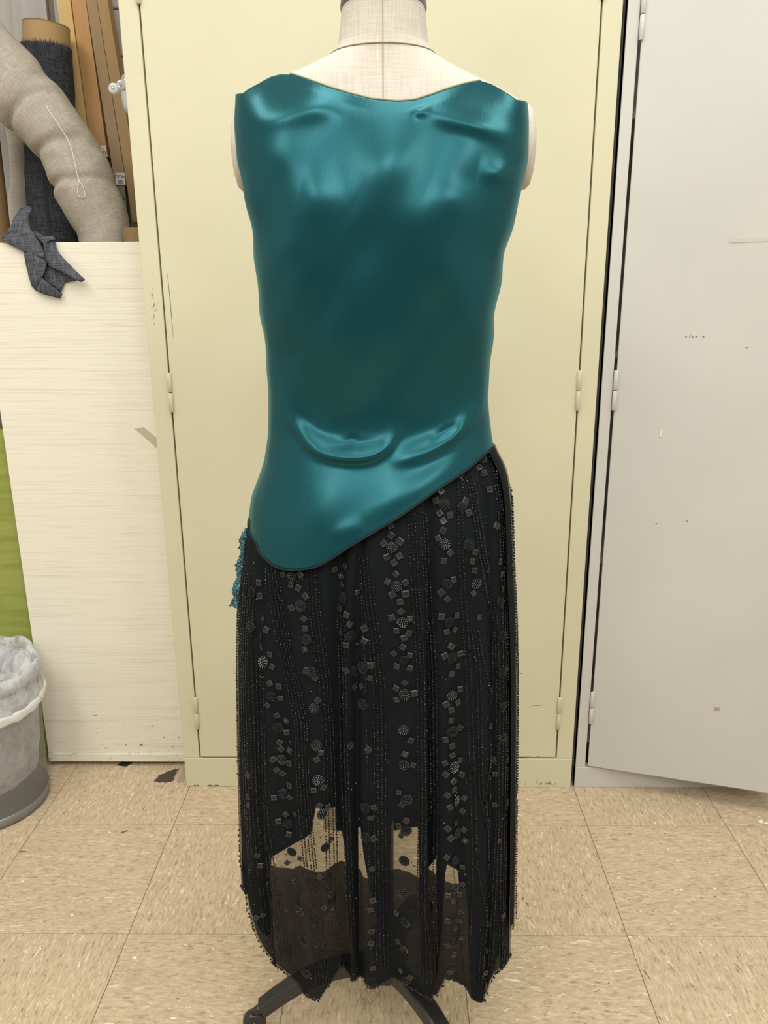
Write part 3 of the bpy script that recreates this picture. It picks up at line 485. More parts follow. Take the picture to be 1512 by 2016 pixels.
# rolls and tubes standing in the bin
def roll(parent, name, path, rad, mat, seg=40, n=60, lump=0.0, seed=0, creases=()):
    P = smooth_path(path, n); R_ = np.interp(np.linspace(0, 1, n), np.linspace(0, 1, len(rad)), rad)
    V, F, UV = tube_geo(P, R_, seg, cap=True)
    V = V+disp_noise(V, lump, 14, seed)+disp_noise(V, lump*.3, 45, seed+5)
    for (ci, cw, cd, ang) in creases:
        for i in range(n):
            for j in range(seg):
                a = 2*math.pi*j/seg
                wgt = math.exp(-((i/n-ci-.03*math.sin(a+ang))/cw)**2)*(.55+.45*math.cos(a-ang))
                V[i*seg+j] += (P[i]-V[i*seg+j])*cd*wgt
    return mesh(name, V, F, mat, parent, True, UV)
ln = thing('fabric_roll', 'big roll of oatmeal linen slumping diagonally out of the bin', 'fabric roll', (-.63, 1.78, .03))
roll(ln, 'fabric', [(-.97,1.78,1.73),(-.875,1.78,1.637),(-.82,1.78,1.580),(-.773,1.78,1.531),(-.728,1.78,1.484),(-.692,1.78,1.428),(-.668,1.78,1.368),(-.645,1.78,1.312),(-.631,1.78,1.256),(-.628,1.78,1.15),(-.628,1.78,.80),(-.628,1.78,.035)],
     [.074,.073,.0735,.071,.065,.063,.0655,.0625,.056,.055,.055,.055], 'linen', 48, 130, .006, 3, [(.335,.012,.16,2.4),(.46,.014,.14,2.2),(.56,.012,.15,2.3),(.27,.02,.06,.4)])
th = [(-.700,1.7125,1.50),(-.672,1.7105,1.455),(-.658,1.7105,1.425),(-.653,1.7115,1.39),(-.650,1.7120,1.365),(-.641,1.7125,1.345),(-.640,1.7125,1.330),(-.650,1.7125,1.328),(-.654,1.7125,1.338),(-.648,1.7120,1.36)]
tube('loose_thread', smooth_path(th, 60), .0007, 'white_thread', ln, 5)
dn = thing('fabric_roll', 'dark charcoal denim roll wound on a cardboard tube, behind the linen roll', 'fabric roll', (-.785, 1.925, .03))
roll(dn, 'fabric', [(-0.7720,1.925,1.6619),(-0.7781,1.925,1.5555),(-0.7842,1.925,1.4441),(-0.7882,1.925,1.3428),(-0.7882,1.925,1.2516),(-0.7882,1.925,0.7000),(-0.7882,1.925,0.0350)], [.0535,.056,.060,.063,.063,.06,.06], 'denim', 44, 90, .004, 9)
V, F, UV = tube_geo(smooth_path([(-0.7660,1.925,1.7050),(-0.7685,1.925,1.6774),(-0.7720,1.925,1.6362)], 12), .0490, 40, cap=False)
V2, F2, _ = tube_geo(smooth_path([(-0.7660,1.925,1.7050),(-0.7685,1.925,1.6774),(-0.7720,1.925,1.6362)], 12), .0460, 40, cap=False)
nn = len(V); rim = [(j, (j+1) % 40, (j+1) % 40+nn, j+nn) for j in range(40)]
mesh('cardboard_core', np.vstack([V, V2]), F+[tuple(i+nn for i in f[::-1]) for f in F2]+rim, 'card_tube', dn, True, list(UV)+list(UV))
# frayed top edge of the denim
fr_v, fr_f = [], []
for k in range(90):
    a = 2*math.pi*k/90; c0 = np.array((-.772+.053*math.cos(a), 1.925+.053*math.sin(a), 1.659)); tip = c0+np.array((rng.normal()*.002, rng.normal()*.002, .006+.006*rng.random()))
    dx = np.array((-math.sin(a), math.cos(a), 0))*.0009
    b0 = len(fr_v); fr_v += [c0-dx, c0+dx, tip, c0+np.array((math.cos(a), math.sin(a), 0))*.0009]; fr_f += [(b0,b0+1,b0+2), (b0+1,b0+3,b0+2), (b0+3,b0,b0+2)]
fo = mesh('frayed_edge', fr_v, fr_f, 'denim', dn, False); fo['kind'] = 'stuff'
wr = thing('fabric_roll', 'off-white cloth roll standing behind the denim roll at far left', 'fabric roll', (-.895, 1.965, 0))
roll(wr, 'fabric', [(-.874,1.975,1.56),(-.878,1.975,1.4),(-.897,1.975,1.25),(-.904,1.975,.6),(-.904,1.975,.035)], [.030,.031,.032,.032,.032], 'white_cloth', 28, 50, .003, 2)
roll(wr, 'loose_flap', [(-.853,1.985,1.54),(-.865,1.985,1.40),(-.877,1.985,1.26),(-.885,1.985,.9)], [.014,.016,.018,.016], 'white_cloth', 18, 30, .003, 6)
bt = thing('cardboard_tube', 'brown cardboard tube standing at the far left edge behind the board', 'tube', (-.872, 1.80, 0))
def card_tube(parent, p0, p1, r, mat='card_tube', th=.003):
    path = smooth_path([p0, p1], 6)
    V, F, UV = tube_geo(path, r, 32, cap=False); V2, F2, _ = tube_geo(path, r-th, 32, cap=False); n = len(V); m_ = n-32
    rim = [(j, (j+1) % 32, (j+1) % 32+n, j+n) for j in range(32)]+[(m_+j, (m_+(j+1) % 32), m_+(j+1) % 32+n, m_+j+n) for j in range(32)]
    return mesh('tube_wall', np.vstack([V, V2]), F+F2+rim, mat, parent, True, list(UV)+list(UV))
card_tube(bt, (-.917,1.845,0), (-.897,1.845,1.50), .031, 'card_tan')
st = thing('cardboard_tube', 'short open cardboard tube end beside the linen roll and cream cabinet', 'tube', (-.56, 1.745, 0))
card_tube(st, (-.545,1.74,.03), (-.545,1.74,1.268), .030, 'card_tube')

# long cartons with telescoping sleeves
def carton(label, xt0, xt1, xb0, xb1, zsl, mat, Y, dep=.034, lab=None, zin=.032):
    kf = Y/1.93; xt0, xt1, xb0, xb1 = (v*kf for v in (xt0, xt1, xb0, xb1)); zsl = HC+(zsl-HC)*kf; ztop = HC+(1.756-HC)*kf
    t = thing('cardboard_box', label, 'box', ((xb0+xb1)/2, Y, zin))
    def prism(name, z0, z1, ins, m_):
        def xs(z):
            k = max(0, (z-zsl)/(ztop-zsl)); return xb0+(xt0-xb0)*k+ins, xb1+(xt1-xb1)*k-ins
        V = []
        for z in (z0, z1):
            a, b = xs(z); V += [(a, Y+ins, z), (b, Y+ins, z), (b, Y+dep-ins, z), (a, Y+dep-ins, z)]
        return mesh(name, V, [(0,1,5,4), (1,2,6,5), (2,3,7,6), (3,0,4,7), (0,3,2,1), (4,5,6,7)], m_, t, False)
    sl = prism('sleeve', zsl, 1.95, 0, mat); inn = prism('inner_box', zin, zsl+.05, .003, 'card_dark')
    return t, sl, inn
carton('yellow-tan long carton, leftmost of the four leaning upright beside the denim roll', -.739, -.709, -.727, -.697, 1.46, 'card_yellow', 1.985)
_, sl2, in2 = carton('orange-brown long carton with a white barcode label, second from the denim roll', -.706, -.675, -.695, -.659, 1.438, 'card_orange', 1.985)
_, sl3, in3 = carton('brown long carton with an upside-down printed label near its bottom', -.674, -.651, -.648, -.6225, 1.378, 'card_brown', 1.985)
carton('brown long carton nearest the cream cabinet, rightmost of the four', -.650, -.627, -.6145, -.588, 1.297, 'card_tan', 1.985)
def text_mesh(name, body, size, mat, parent, loc, rot):
    cu = bpy.data.curves.new(name, 'FONT'); cu.body = body; cu.size = size; cu.align_x = 'CENTER'; cu.align_y = 'CENTER'; cu.extrude = .0001
    tmp = bpy.data.objects.new('tmp', cu); C.objects.link(tmp); bpy.context.view_layer.update()
    me = bpy.data.meshes.new_from_object(tmp.evaluated_get(bpy.context.evaluated_depsgraph_get())); bpy.data.objects.remove(tmp); bpy.data.curves.remove(cu)
    me.name = name; me.materials.clear(); me.materials.append(MT[mat])
    o = bpy.data.objects.new(name, me); link(o, parent); o.location = Vector(loc)-base_of(parent); o.rotation_euler = rot
    return o
def label_card(parent, x0, x1, z0, z1, Y, mat, name='label'):
    return box(name, (x0, Y-.0005, z0), (x1, Y+.0002, z1), mat, parent, 0)
CY = 1.985; CK = CY/1.93
def cz(z): return HC+(z-HC)*CK
def lab(parent, x0, x1, z0, z1, mat, dy=0.0): return label_card(parent, x0*CK, x1*CK, cz(z0), cz(z1), CY+dy, mat)
def barcode(parent, x0, x1, z0, z1, dy=0.0):
    V, F = [], []; x = x0*CK; Y = CY-.0008+dy
    while x < x1*CK:
        wd = .0005+.0012*rng.random(); b = len(V); V += [(x, Y, cz(z0)), (x+wd, Y, cz(z0)), (x+wd, Y, cz(z1)), (x, Y, cz(z1))]; F.append((b, b+1, b+2, b+3)); x += wd+.0006+.0008*rng.random()
    return mesh('barcode', V, F, 'ink', parent, False)
l3 = lab(sl3, -.6450, -.6232, 1.379, 1.404, 'label_white')
text_mesh('lettering', 'MOD', .0112, 'ink', l3, (-.634*CK, CY-.0008, cz(1.3965)), (math.pi/2, math.pi, 0))
barcode(l3, -.640, -.6275, 1.381, 1.389)
l3b = lab(in3, -.6440, -.6265, 1.325, 1.3775, 'label_green', .003); barcode(l3b, -.640, -.631, 1.345, 1.352, .0027); barcode(l3b, -.640, -.630, 1.331, 1.334, .0027)
l2 = lab(sl2, -.673, -.6605, 1.440, 1.4625, 'label_white'); barcode(l2, -.669, -.663, 1.443, 1.452); barcode(l2, -.670, -.664, 1.456, 1.458)
lab(in2, -.668, -.662, 1.425, 1.4375, 'label_green', .003)

# clear knobs and the shiny wrapped spool at the cabinet's side
kn = thing('knob_fitting', 'pair of small clear round knobs on a chrome stem beside the cream cabinet edge', 'knob', (-.515, 1.64, 1.51))
def disc(name, c, r, parent, mat, th=.008):
    prof = [(0, 0), (r*.25, 0), (r*.30, .0025), (r*.55, .0030), (r*.8, .0022), (r, .000), (r*1.02, -.003), (r*.9, -th), (0, -th)]
    V, F, UV = lathe_geo(prof, 28); V = np.array(V); V = np.c_[V[:, 0]+c[0], -V[:, 2]+c[1], V[:, 1]+c[2]]
    return mesh(name, V, F, mat, parent)
for c in ((-.5305, 1.622, 1.5085), (-.5215, 1.642, 1.5185)):
    k1 = disc('knob', c, .0098, kn, 'clear_knob'); disc('screw', (c[0], c[1]-.003, c[2]), .0026, k1, 'chrome', .004)
tube('stem', [(-.5305,1.630,1.5085),(-.5215,1.648,1.5185),(-.503,1.66,1.525)], .003, 'chrome', kn, 10)
V, F, UV = lathe_geo([(0, 1.478), (.012, 1.479), (.017, 1.49), (.019, 1.51), (.017, 1.535), (.012, 1.547), (0, 1.548)], 28, -.5205, 1.69)
tag(mesh('tape_spool', V, F, 'plastic_wrap', None), 'shiny silver plastic-wrapped spool half hidden beside the cream cabinet', 'spool')

# ---------------------------------------------------------------- dark cloth scrap over the board's edge
SCRAP = {
'a': [(-0.8135,1.6810,1.2442),(-0.7959,1.6800,1.2368),(-0.7651,1.6750,1.2199),(-0.7148,1.6670,1.2040),(-0.7258,1.6690,1.2337),(-0.7422,1.6730,1.2601),(-0.7607,1.6950,1.2802),(-0.7603,1.7300,1.3084),(-0.7667,1.7300,1.3137),(-0.7838,1.7250,1.3067),(-0.7930,1.7050,1.2839),(-0.7893,1.6850,1.2613)],
'b': [(-0.7654,1.6760,1.2212),(-0.7653,1.6790,1.2161),(-0.7650,1.6790,1.1922),(-0.7586,1.6780,1.1519),(-0.7509,1.6770,1.1424),(-0.7362,1.6720,1.1625),(-0.7244,1.6710,1.1797),(-0.7156,1.6720,1.2035),(-0.7400,1.6700,1.2129)],
'c': [(-0.7186,1.6680,1.2322),(-0.7264,1.6810,1.2488),(-0.7028,1.6850,1.2502),(-0.6967,1.6790,1.2222),(-0.6819,1.6750,1.2034),(-0.6385,1.6630,1.1630),(-0.6467,1.6610,1.1577),(-0.6816,1.6630,1.1766),(-0.7135,1.6670,1.1915),(-0.7149,1.6650,1.2072)],
'd': [(-0.7504,1.6760,1.1424),(-0.7394,1.6710,1.1558),(-0.7314,1.6690,1.1677),(-0.7146,1.6710,1.1516),(-0.6943,1.6750,1.1353),(-0.6998,1.6750,1.1252),(-0.7272,1.6750,1.1328)],
'e': [(-0.7320,1.6810,1.1827),(-0.7189,1.6800,1.1933),(-0.6880,1.6790,1.1783),(-0.6567,1.6770,1.1620),(-0.6899,1.6810,1.1576),(-0.7009,1.6810,1.1367),(-0.7195,1.6820,1.1504),(-0.7357,1.6820,1.1680)],
'g': [(-0.7463,1.6820,1.2595),(-0.7238,1.6820,1.2502),(-0.7017,1.6820,1.2487),(-0.7072,1.6820,1.2158),(-0.7215,1.6820,1.1907),(-0.7355,1.6820,1.2028),(-0.7370,1.6820,1.2345)],
'f': [(-0.7426,1.6790,1.2566),(-0.7370,1.6770,1.2603),(-0.7208,1.6750,1.2497),(-0.7003,1.6790,1.2498),(-0.6968,1.6770,1.2431),(-0.7052,1.6750,1.2417),(-0.7160,1.6720,1.2338),(-0.7268,1.6730,1.2391)],
}
def cloth_from_polys(name, polys, mat, parent, amp=.0012):
    allV, allF, UV = [], [], []
    for k, pl in polys.items():
        bm = bmesh.new(); vs_ = [bm.verts.new(p) for p in pl]; bm.faces.new(vs_)
        bmesh.ops.triangulate(bm, faces=bm.faces[:]); bmesh.ops.subdivide_edges(bm, edges=bm.edges[:], cuts=3, use_grid_fill=True)
        bmesh.ops.triangulate(bm, faces=bm.faces[:])
        for _ in range(3): bmesh.ops.smooth_vert(bm, verts=[v for v in bm.verts if not v.is_boundary], factor=.5, use_axis_x=True, use_axis_y=True, use_axis_z=True)
        bm.verts.index_update(); b = len(allV)
        for v in bm.verts:
            n_ = noise.noise(Vector(v.co)*60)+.5*noise.noise(Vector(v.co)*140)
            allV.append((v.co.x, v.co.y-amp*n_*1.5, v.co.z)); UV.append((v.co.x, v.co.z))
        allF += [tuple(v.index+b for v in f.verts) for f in bm.faces]; bm.free()
    o = mesh(name, allV, allF, mat, parent, True, UV)
    md = o.modifiers.new('thick', 'SOLIDIFY'); md.thickness = .0016; md.offset = 0
    return o
tag(cloth_from_polys('cloth_scrap', SCRAP, 'chambray', None), 'crumpled dark chambray scrap draped over the white board\'s top edge', 'cloth')

# ---------------------------------------------------------------- wastebasket and its liner
BX, BYY = -.945, 1.545
wb_ = thing('wastebasket', 'round silver wire mesh wastebasket at the lower left', 'wastebasket', (BX, BYY, 0))
def rad_b(z): return .126+.012*z/.32
V, F, UV = lathe_geo([(rad_b(z), z) for z in np.linspace(.020, .315, 12)], 72, BX, BYY)
mesh('mesh_wall', V, F, 'wire_mesh', wb_, True, [(u, v/.315) for u, v in UV])
V, F, UV = lathe_geo([(.105, .004), (.124, .0), (.129, .002), (.1295, .024), (.1268, .025), (.125, .010), (0, .008)], 72, BX, BYY); mesh('base_band', V, F, 'bin_steel', wb_)
V, F, UV = lathe_geo([(.1365, .308), (.1415, .310), (.1425, .318), (.139, .323), (.1355, .318), (.1365, .308)], 72, BX, BYY); mesh('rim', V, F, 'bin_steel', wb_)
lb = thing('bin_liner', 'translucent white plastic bag folded over the rim of the wastebasket', 'bag', (BX, BYY, 0))
seg = 160
def bag(name, prof, amp, fr, seed, mat='bag_plastic', ripple=.0):
    V, F, UV = lathe_geo(prof, seg, BX, BYY); V = np.array(V)
    for i in range(len(V)):
        r_i = i//seg; a = 2*math.pi*(i % seg)/seg; am = prof[r_i][0]
        k = amp[r_i] if not np.isscalar(amp) else amp
        d_ = k*(noise.noise(Vector((math.cos(a)*fr, math.sin(a)*fr, V[i][2]*fr*3+seed)))+.6*noise.noise(Vector((math.cos(a)*fr*2.5, math.sin(a)*fr*2.5, V[i][2]*fr*5+seed+9))))
        d_ += k*.45*abs(noise.noise(Vector((math.cos(a)*fr*5, math.sin(a)*fr*5, V[i][2]*fr*4+seed))))
        V[i][0] += math.cos(a)*d_; V[i][1] += math.sin(a)*d_
        if ripple: V[i][2] += ripple[r_i]*noise.noise(Vector((math.cos(a)*2, math.sin(a)*2, seed+3.3)))
    return mesh(name, V, F, mat, lb, True, UV)
def tilt(V, dz): return V
# cuff outside the rim
zz = np.linspace(.252, .330, 8)
bag('outer_cuff', [(.1455+.003*math.sin(i), z) for i, z in enumerate(zz)]+[(.143, .345), (.136, .352), (.130, .342), (.128, .30), (.124, .22), (.120, .14), (.110, .085), (.07, .05), (0, .045)],
    [.002]*8+[.006, .010, .014, .016, .014, .012, .012, .01, 0], 3.2, 1.0, ripple=[0]*7+[.012, .02, .024, .02]+[0]*6)
bag('inner_billow', [(.126, .335), (.118, .345), (.105, .335), (.092, .30), (.088, .25), (.07, .21), (.0, .20)], [.008, .018, .022, .022, .018, .012, 0], 3.8, 4.0, ripple=[.02, .03, .03, .02, .01, 0, 0])
ring = [(BX+(.1475)*math.cos(a), BYY+.1475*math.sin(a), .254+.010*math.cos(a-.3)+.003*math.sin(5*a)) for a in np.linspace(0, 2*math.pi, 90)]
V, F, UV = tube_geo(ring, [1+.12*math.sin(7*i*.21) for i in range(90)], 12, cap=False, sect=[(.0105*math.cos(q), .0034*math.sin(q)) for q in np.linspace(0, 2*math.pi, 14, endpoint=False)], up=(0, 0, 1)); V = V+disp_noise(V, .0022, 70)
mesh('drawstring_hem', V, F, 'bag_band', lb, True, UV)

# ---------------------------------------------------------------- dress form
DF = thing('dress_form', 'linen-covered dress form on a black cast iron rolling stand', 'dress form', (-.016, YC, 0))
def torso_ring(z, seg=72, shrink=0.0):
    xl, xr, b = itp(z, TO, 1)+shrink, itp(z, TO, 2)-shrink, itp(z, B_TOR)-shrink
    a_ = (xr-xl)/2; out = []
    for j in range(seg):
        p_ = 2*math.pi*j/seg; c, s = math.cos(p_), math.sin(p_)
        out.append(((xl+xr)/2+a_*math.copysign(abs(c)**(2/2.2), c), YC-(b if s > 0 else itp(z, B_FRO)*.93 if z < S(1.36) else b)*math.copysign(abs(s)**(2/2.2), s), z))
    return out
ZN = S(1.4175)
zs = list(np.linspace(S(.68), S(1.33), 40))+list(np.linspace(S(1.335), ZN, 34))
V = []; UV = []
for z in zs:
    r_ = torso_ring(z); V += r_; UV += [(p[0], p[2]) for p in r_]
n_ = len(zs); F = grid(n_, 72, True)+[tuple(range(72))]
mesh('torso', V, F, 'form_linen', DF, True, UV)
zs = np.linspace(ZN, S(1.474), 12); V = []; UV = []
for z in zs:
    r_ = torso_ring(z, 72, -.0004); V += r_; UV += [(p[0], p[2]) for p in r_]
mesh('neck', V, grid(12, 72, True), 'form_linen', DF, True, UV)
V = []
for z, s in ((1.470, -.0008), (1.472, -.0026), (1.494, -.0026), (1.498, -.001), (1.500, .03), (1.501, .055)): V += torso_ring(S(z), 72, s)
mesh('neck_cap', V, grid(6, 72, True), 'neck_metal', DF)
V, F, UV = lathe_geo([(.0, S(1.525)), (.012, S(1.525)), (.016, S(1.517)), (.010, S(1.507)), (.01, S(1.495))], 20, -.013, YC); mesh('cap_knob', V, F, 'neck_metal', DF)
def ring_line(z, dip):
    R_ = np.array(torso_ring(z, 72, -.0006)); R_[:, 2] += dip*np.clip((YC-R_[:, 1])/.06, -1, 1); return np.vstack([R_, R_[:1]])
tube('neck_seam', ring_line(ZN, .0008), .0006, 'seam_thread', DF, 5, cap=False)
cxs = .5*(itp(S(1.45), TO, 1)+itp(S(1.45), TO, 2))
P = [(cxs, YC-torso_d(cxs, z)-.0004, z) for z in np.linspace(S(1.30), S(1.474), 40)]
tube('centre_seam', P, .0006, 'seam_thread', DF, 5)
for s in (-1, 1):   # padded arm plates
    px = itp(S(1.315), TO, 2) if s > 0 else itp(S(1.315), TO, 1)
    V, F, UV = lathe_geo([(0, 0), (.030, 0), (.040, .003), (.044, .008), (.044, .016)], 40); V = np.array(V)
    V = np.c_[px+s*(.004-V[:, 2]), YC+V[:, 0]*.8, S(1.312)+V[:, 1]*1.05]; mesh('arm_plate', V, F, 'form_linen', DF, True, UV)
tube('pole', [(-.016, YC, S(.72)), (-.016, YC, .10)], .0125, 'cast_iron', DF, 24)
V, F, UV = lathe_geo([(0, .165), (.018, .165), (.022, .158), (.022, .14), (.032, .128), (.035, .11), (.032, .085), (.02, .08), (0, .08)], 32, -.016, YC); mesh('base_hub', V, F, 'cast_iron', DF)
sect = [(-.011, -.014), (.009, -.014), (.012, -.010), (.012, .010), (.009, .014), (-.011, .014)]
for k in range(3):
    a = math.radians((190, 307, 72)[k]); d_ = np.array((math.cos(a), math.sin(a), 0)); c0 = np.array((-.016, YC, 0))
    path = smooth_path([c0+d_*r_+np.array((0, 0, z)) for r_, z in ((.02, .100), (.055, .104), (.095, .100), (.135, .086), (.172, .064), (.200, .044))], 26)
    V, F, UV = tube_geo(path, [1.1-.2*i/25 for i in range(26)], 6, sect=sect, up=(0, 0, 1)); lg = mesh('leg', V, F, 'cast_iron', DF, False)
    md = lg.modifiers.new('bev', 'BEVEL'); md.width = .002; md.segments = 2
    cc = np.array((-.226,.9646,0)) if k == 0 else c0+d_*.215; pr = [(0, -.009), (.010, -.009), (.0175, -.007), (.0185, 0), (.0175, .007), (.010, .009), (0, .009)]
    V, F, UV = lathe_geo(pr, 28); V = np.array(V); ang = math.atan2(cc[1], cc[0])-math.pi/2+(.25 if k else 0)
    ex = np.array((math.cos(ang), math.sin(ang), 0)); ey = np.array((-math.sin(ang), math.cos(ang), 0))
    V = cc+V[:, :1]*ex+V[:, 2:]*ey+np.outer(V[:, 1], (0, 0, 1))+np.array((0, 0, .0186))
    cs = mesh('caster_wheel', V, F, 'cast_iron', lg)
    V, F, UV = lathe_geo([(0, .012), (.004, .012), (.005, .0105), (.005, .009)], 16); V = np.array(V)
    for sgn in (-1, 1):
        W = cc+V[:, :1]*ex+sgn*V[:, 2:]*ey+np.outer(V[:, 1], (0, 0, 1))+np.array((0, 0, .0186))
        if sgn == -1: mesh('axle_cap', W, F, 'neck_metal', lg)
    tube('caster_stem', [c0+d_*.200+np.array((0, 0, .046)), cc+np.array((0, 0, .034))], .007, 'cast_iron', lg, 12)

# ---------------------------------------------------------------- the dress
DR = thing('evening_dress', 'sleeveless teal satin and beaded black chiffon dress worn by the form', 'dress', (-.016, YC, 0))
def ridge_disp(X, Z):
    D = np.zeros_like(X)
    for pl, hh, wu, wd in RIDGES:
        P = smooth_path([(x, 0, z) for x, z in pl], max(8, len(pl)*5))[:, [0, 2]]
        best = np.full(X.shape, 1e9); sg = np.zeros_like(X); par = np.zeros_like(X); n = len(P)
        for i in range(n-1):
            a, b = P[i], P[i+1]; ab = b-a; L2 = ab@ab+1e-12
            t_ = np.clip(((X-a[0])*ab[0]+(Z-a[1])*ab[1])/L2, 0, 1)
            dx, dz = X-(a[0]+t_*ab[0]), Z-(a[1]+t_*ab[1]); d = np.hypot(dx, dz)
            cr = ab[0]*dz-ab[1]*dx
            if ab[0] < 0: cr = -cr
            m_ = d < best; best = np.where(m_, d, best); sg = np.where(m_, cr, sg); par = np.where(m_, (i+t_)/(n-1), par)
        wdt = np.where(sg >= 0, wu, wd)
        D += hh*np.exp(-(best/wdt)**2)*np.sin(np.pi*np.clip(par, 0, 1))**1.3
    return D
waves = [(rng.normal(), rng.normal(), rng.random()*6.28) for _ in range(7)]
def soft_noise(X, Z):
    o = 0
    for i, (a, b, p_) in enumerate(waves):
        nn = math.hypot(a, b); k = 2*math.pi/(.06+.018*i); o = o+.00065*(.06+.018*i)/.08*np.sin(k*(a*X+b*Z*1.3)/nn+p_)
    return o
NC, NR = 240, 300
def bodice_grid(front):
    ph = np.linspace(0, math.pi, NC); zt = np.interp(ph, *np.array(TOP).T)
    if front:
        zt = zt-.03*np.exp(-((ph-1.68)/.5)**2); zb = np.interp(ph, [0, math.pi], [SEAM[0][1], SEAM[-1][1]])
    else: zb = np.interp(ph, *np.array(SEAM_S).T)
    t_ = np.linspace(0, 1, NR if not front else 90)[:, None]
    Z = zb+(zt-zb)*t_; PH = np.broadcast_to(ph, Z.shape)
    P = bodice_pt(PH, Z, .0035, front)
    if not front:
        wgt = np.clip(np.sin(PH)*1.6, 0, 1)
        dd = (ridge_disp(P[..., 0], P[..., 2])+soft_noise(P[..., 0], P[..., 2])*(.35+.65*np.clip((U(Z)-.90)*12, 0, 1)))*wgt
        edge = np.clip((Z-zb)/.03, 0, 1)*np.clip((zt-Z)/.015+.2, 0, 1)
        P[..., 1] -= dd*edge
        P[..., 0] += .0016*np.sin(Z*95)*np.exp(-((np.sin(PH))/.25)**2)*np.clip((1.30-U(Z))*9, 0, 1)*np.clip((U(Z)-.98)*9, 0, 1)
    return P
def dense(tab, n=160):
    a = np.array(tab); P = smooth_path(np.c_[a, np.zeros(len(a))], n)[:, :2]; P[:, 0] = np.maximum.accumulate(P[:, 0]); return P
SEAM_S = dense(SEAM)
GB = bodice_grid(False); GF = bodice_grid(True)
def panel(name, G):
    nr, nc = G.shape[:2]; V = G.reshape(-1, 3)
    uv = np.stack([V[:, 0], V[:, 2]], -1)
    o = mesh(name, V, grid(nr, nc), 'satin', DR, True, uv)
    o.data.materials.append(MT['satin_lining']); md = o.modifiers.new('thick', 'SOLIDIFY'); md.thickness = .0022; md.offset = 1 if name == 'bodice_front' else -1; md.material_offset = 0
    return o
pb = panel('bodice_back', GB); pf = panel('bodice_front', GF)
def edge_line(name, P, r, mat): return tube(name, P, r, mat, DR, 6, cap=False)
edge_line('hip_piping', GB[0]+np.array((0, -.0006, -.0008)), .0014, 'piping'); edge_line('hip_piping', GF[0]+np.array((0, .0006, -.0008)), .0014, 'piping')
ph = np.linspace(0, math.pi, NC); nk = (ph > .93) & (ph < 2.30)
edge_line('neckline_binding', GB[-1][nk]+np.array((0, .0010, .0008)), .0011, 'bound_edge'); edge_line('neckline_binding', GF[-1][nk]+np.array((0, -.001, .0008)), .0011, 'bound_edge')
for col, up_ in ((0, 1), (NC-1, 1)):
    q = GB[:, col]; q = q[q[:, 2] > S(1.235)]; edge_line('armhole_edge', q, .0014, 'satin')

# skirt shells
N = 520
PH = np.linspace(0, 2*math.pi, N, endpoint=False)
def around(tab, mid):
    a = dense(tab, 400); b = np.interp(PH, a[:, 0], a[:, 1])
    fr = PH > math.pi; q = (PH[fr]-math.pi)/math.pi; z1, z0 = tab[-1][1], tab[0][1]
    b[fr] = z1*(1-q)+z0*q+(mid-(z1+z0)/2)*np.sin(q*math.pi)**.6; return b
SKT = around(SKTOP, (SKTOP[0][1]+SKTOP[-1][1])/2)
def linear_around(tab, mid):
    a = np.array(tab); b = np.interp(PH, a[:, 0], a[:, 1]); fr = PH > math.pi; q = (PH[fr]-math.pi)/math.pi
    b[fr] = tab[-1][1]*(1-q)+tab[0][1]*q+(mid-(tab[-1][1]+tab[0][1])/2)*np.sin(q*math.pi)**.6; return b
HZ = linear_around(HEM, .31); LZ = linear_around(LINING, .36)
def shell(name, top, bot, nr, off, mat, sel=None):
    t_ = np.linspace(0, 1, nr)[:, None]; Z = top+(bot-top)*t_; ph_ = PH
    if sel is not None: Z = Z[:, sel]; ph_ = PH[sel]
    P = skirt_pt(np.broadcast_to(ph_, Z.shape), Z, off)
    return mesh(name, P.reshape(-1, 3), grid(nr, P.shape[1], sel is None), mat, DR)
shell('skirt', SKT+.012, HZ, 130, 0.0, 'chiffon')
LZ = np.maximum(LZ, HZ+.004)
shell('skirt_lining', SKT+.012, LZ, 100, -.0032, 'black_lining')
fa = np.interp(PH, *np.array(FACING).T); sel = np.where(PH <= math.pi)[0]
shell('hem_facing', fa, HZ+.001, 40, -.0018, 'chiffon_double', sel)
# front-wrapping side panel on the right, with the shorter hem
sp = np.where((PH > 2.72) & (PH < 5.2))[0]
zt_ = SKT+.004; zb_ = np.full(N, S(.155))
shell('side_panel', zt_, zb_, 90, .0065, 'chiffon', sp)
shell('side_panel_lining', zt_, zb_+.003, 60, .0045, 'black_lining', np.where((PH > 2.76) & (PH < 5.1))[0])

def skirt_frame(phi, z, off=0.0):
    p = skirt_pt(phi, z, off); a = skirt_pt(phi+.004, z, off)-skirt_pt(phi-.004, z, off); b = skirt_pt(phi, z+.002, off)-skirt_pt(phi, z-.002, off)
    a /= np.linalg.norm(a); b /= np.linalg.norm(b); n = np.cross(a, b); n /= np.linalg.norm(n)
    if n[1] > 0 and math.sin(phi) > .3: n = -n
    c = np.array((-.016, YC, z))
    if np.dot(n, p-c) < 0: n = -n
    return p, a, b, n
def frame_matrix(p, a, n, spin=0.0):
    x = a*math.cos(spin)+np.cross(n, a)*math.sin(spin); y = np.cross(n, x)
    M = Matrix((x, y, n)).transposed().to_4x4(); M.translation = Vector(p)-Vector(DR.location); return M
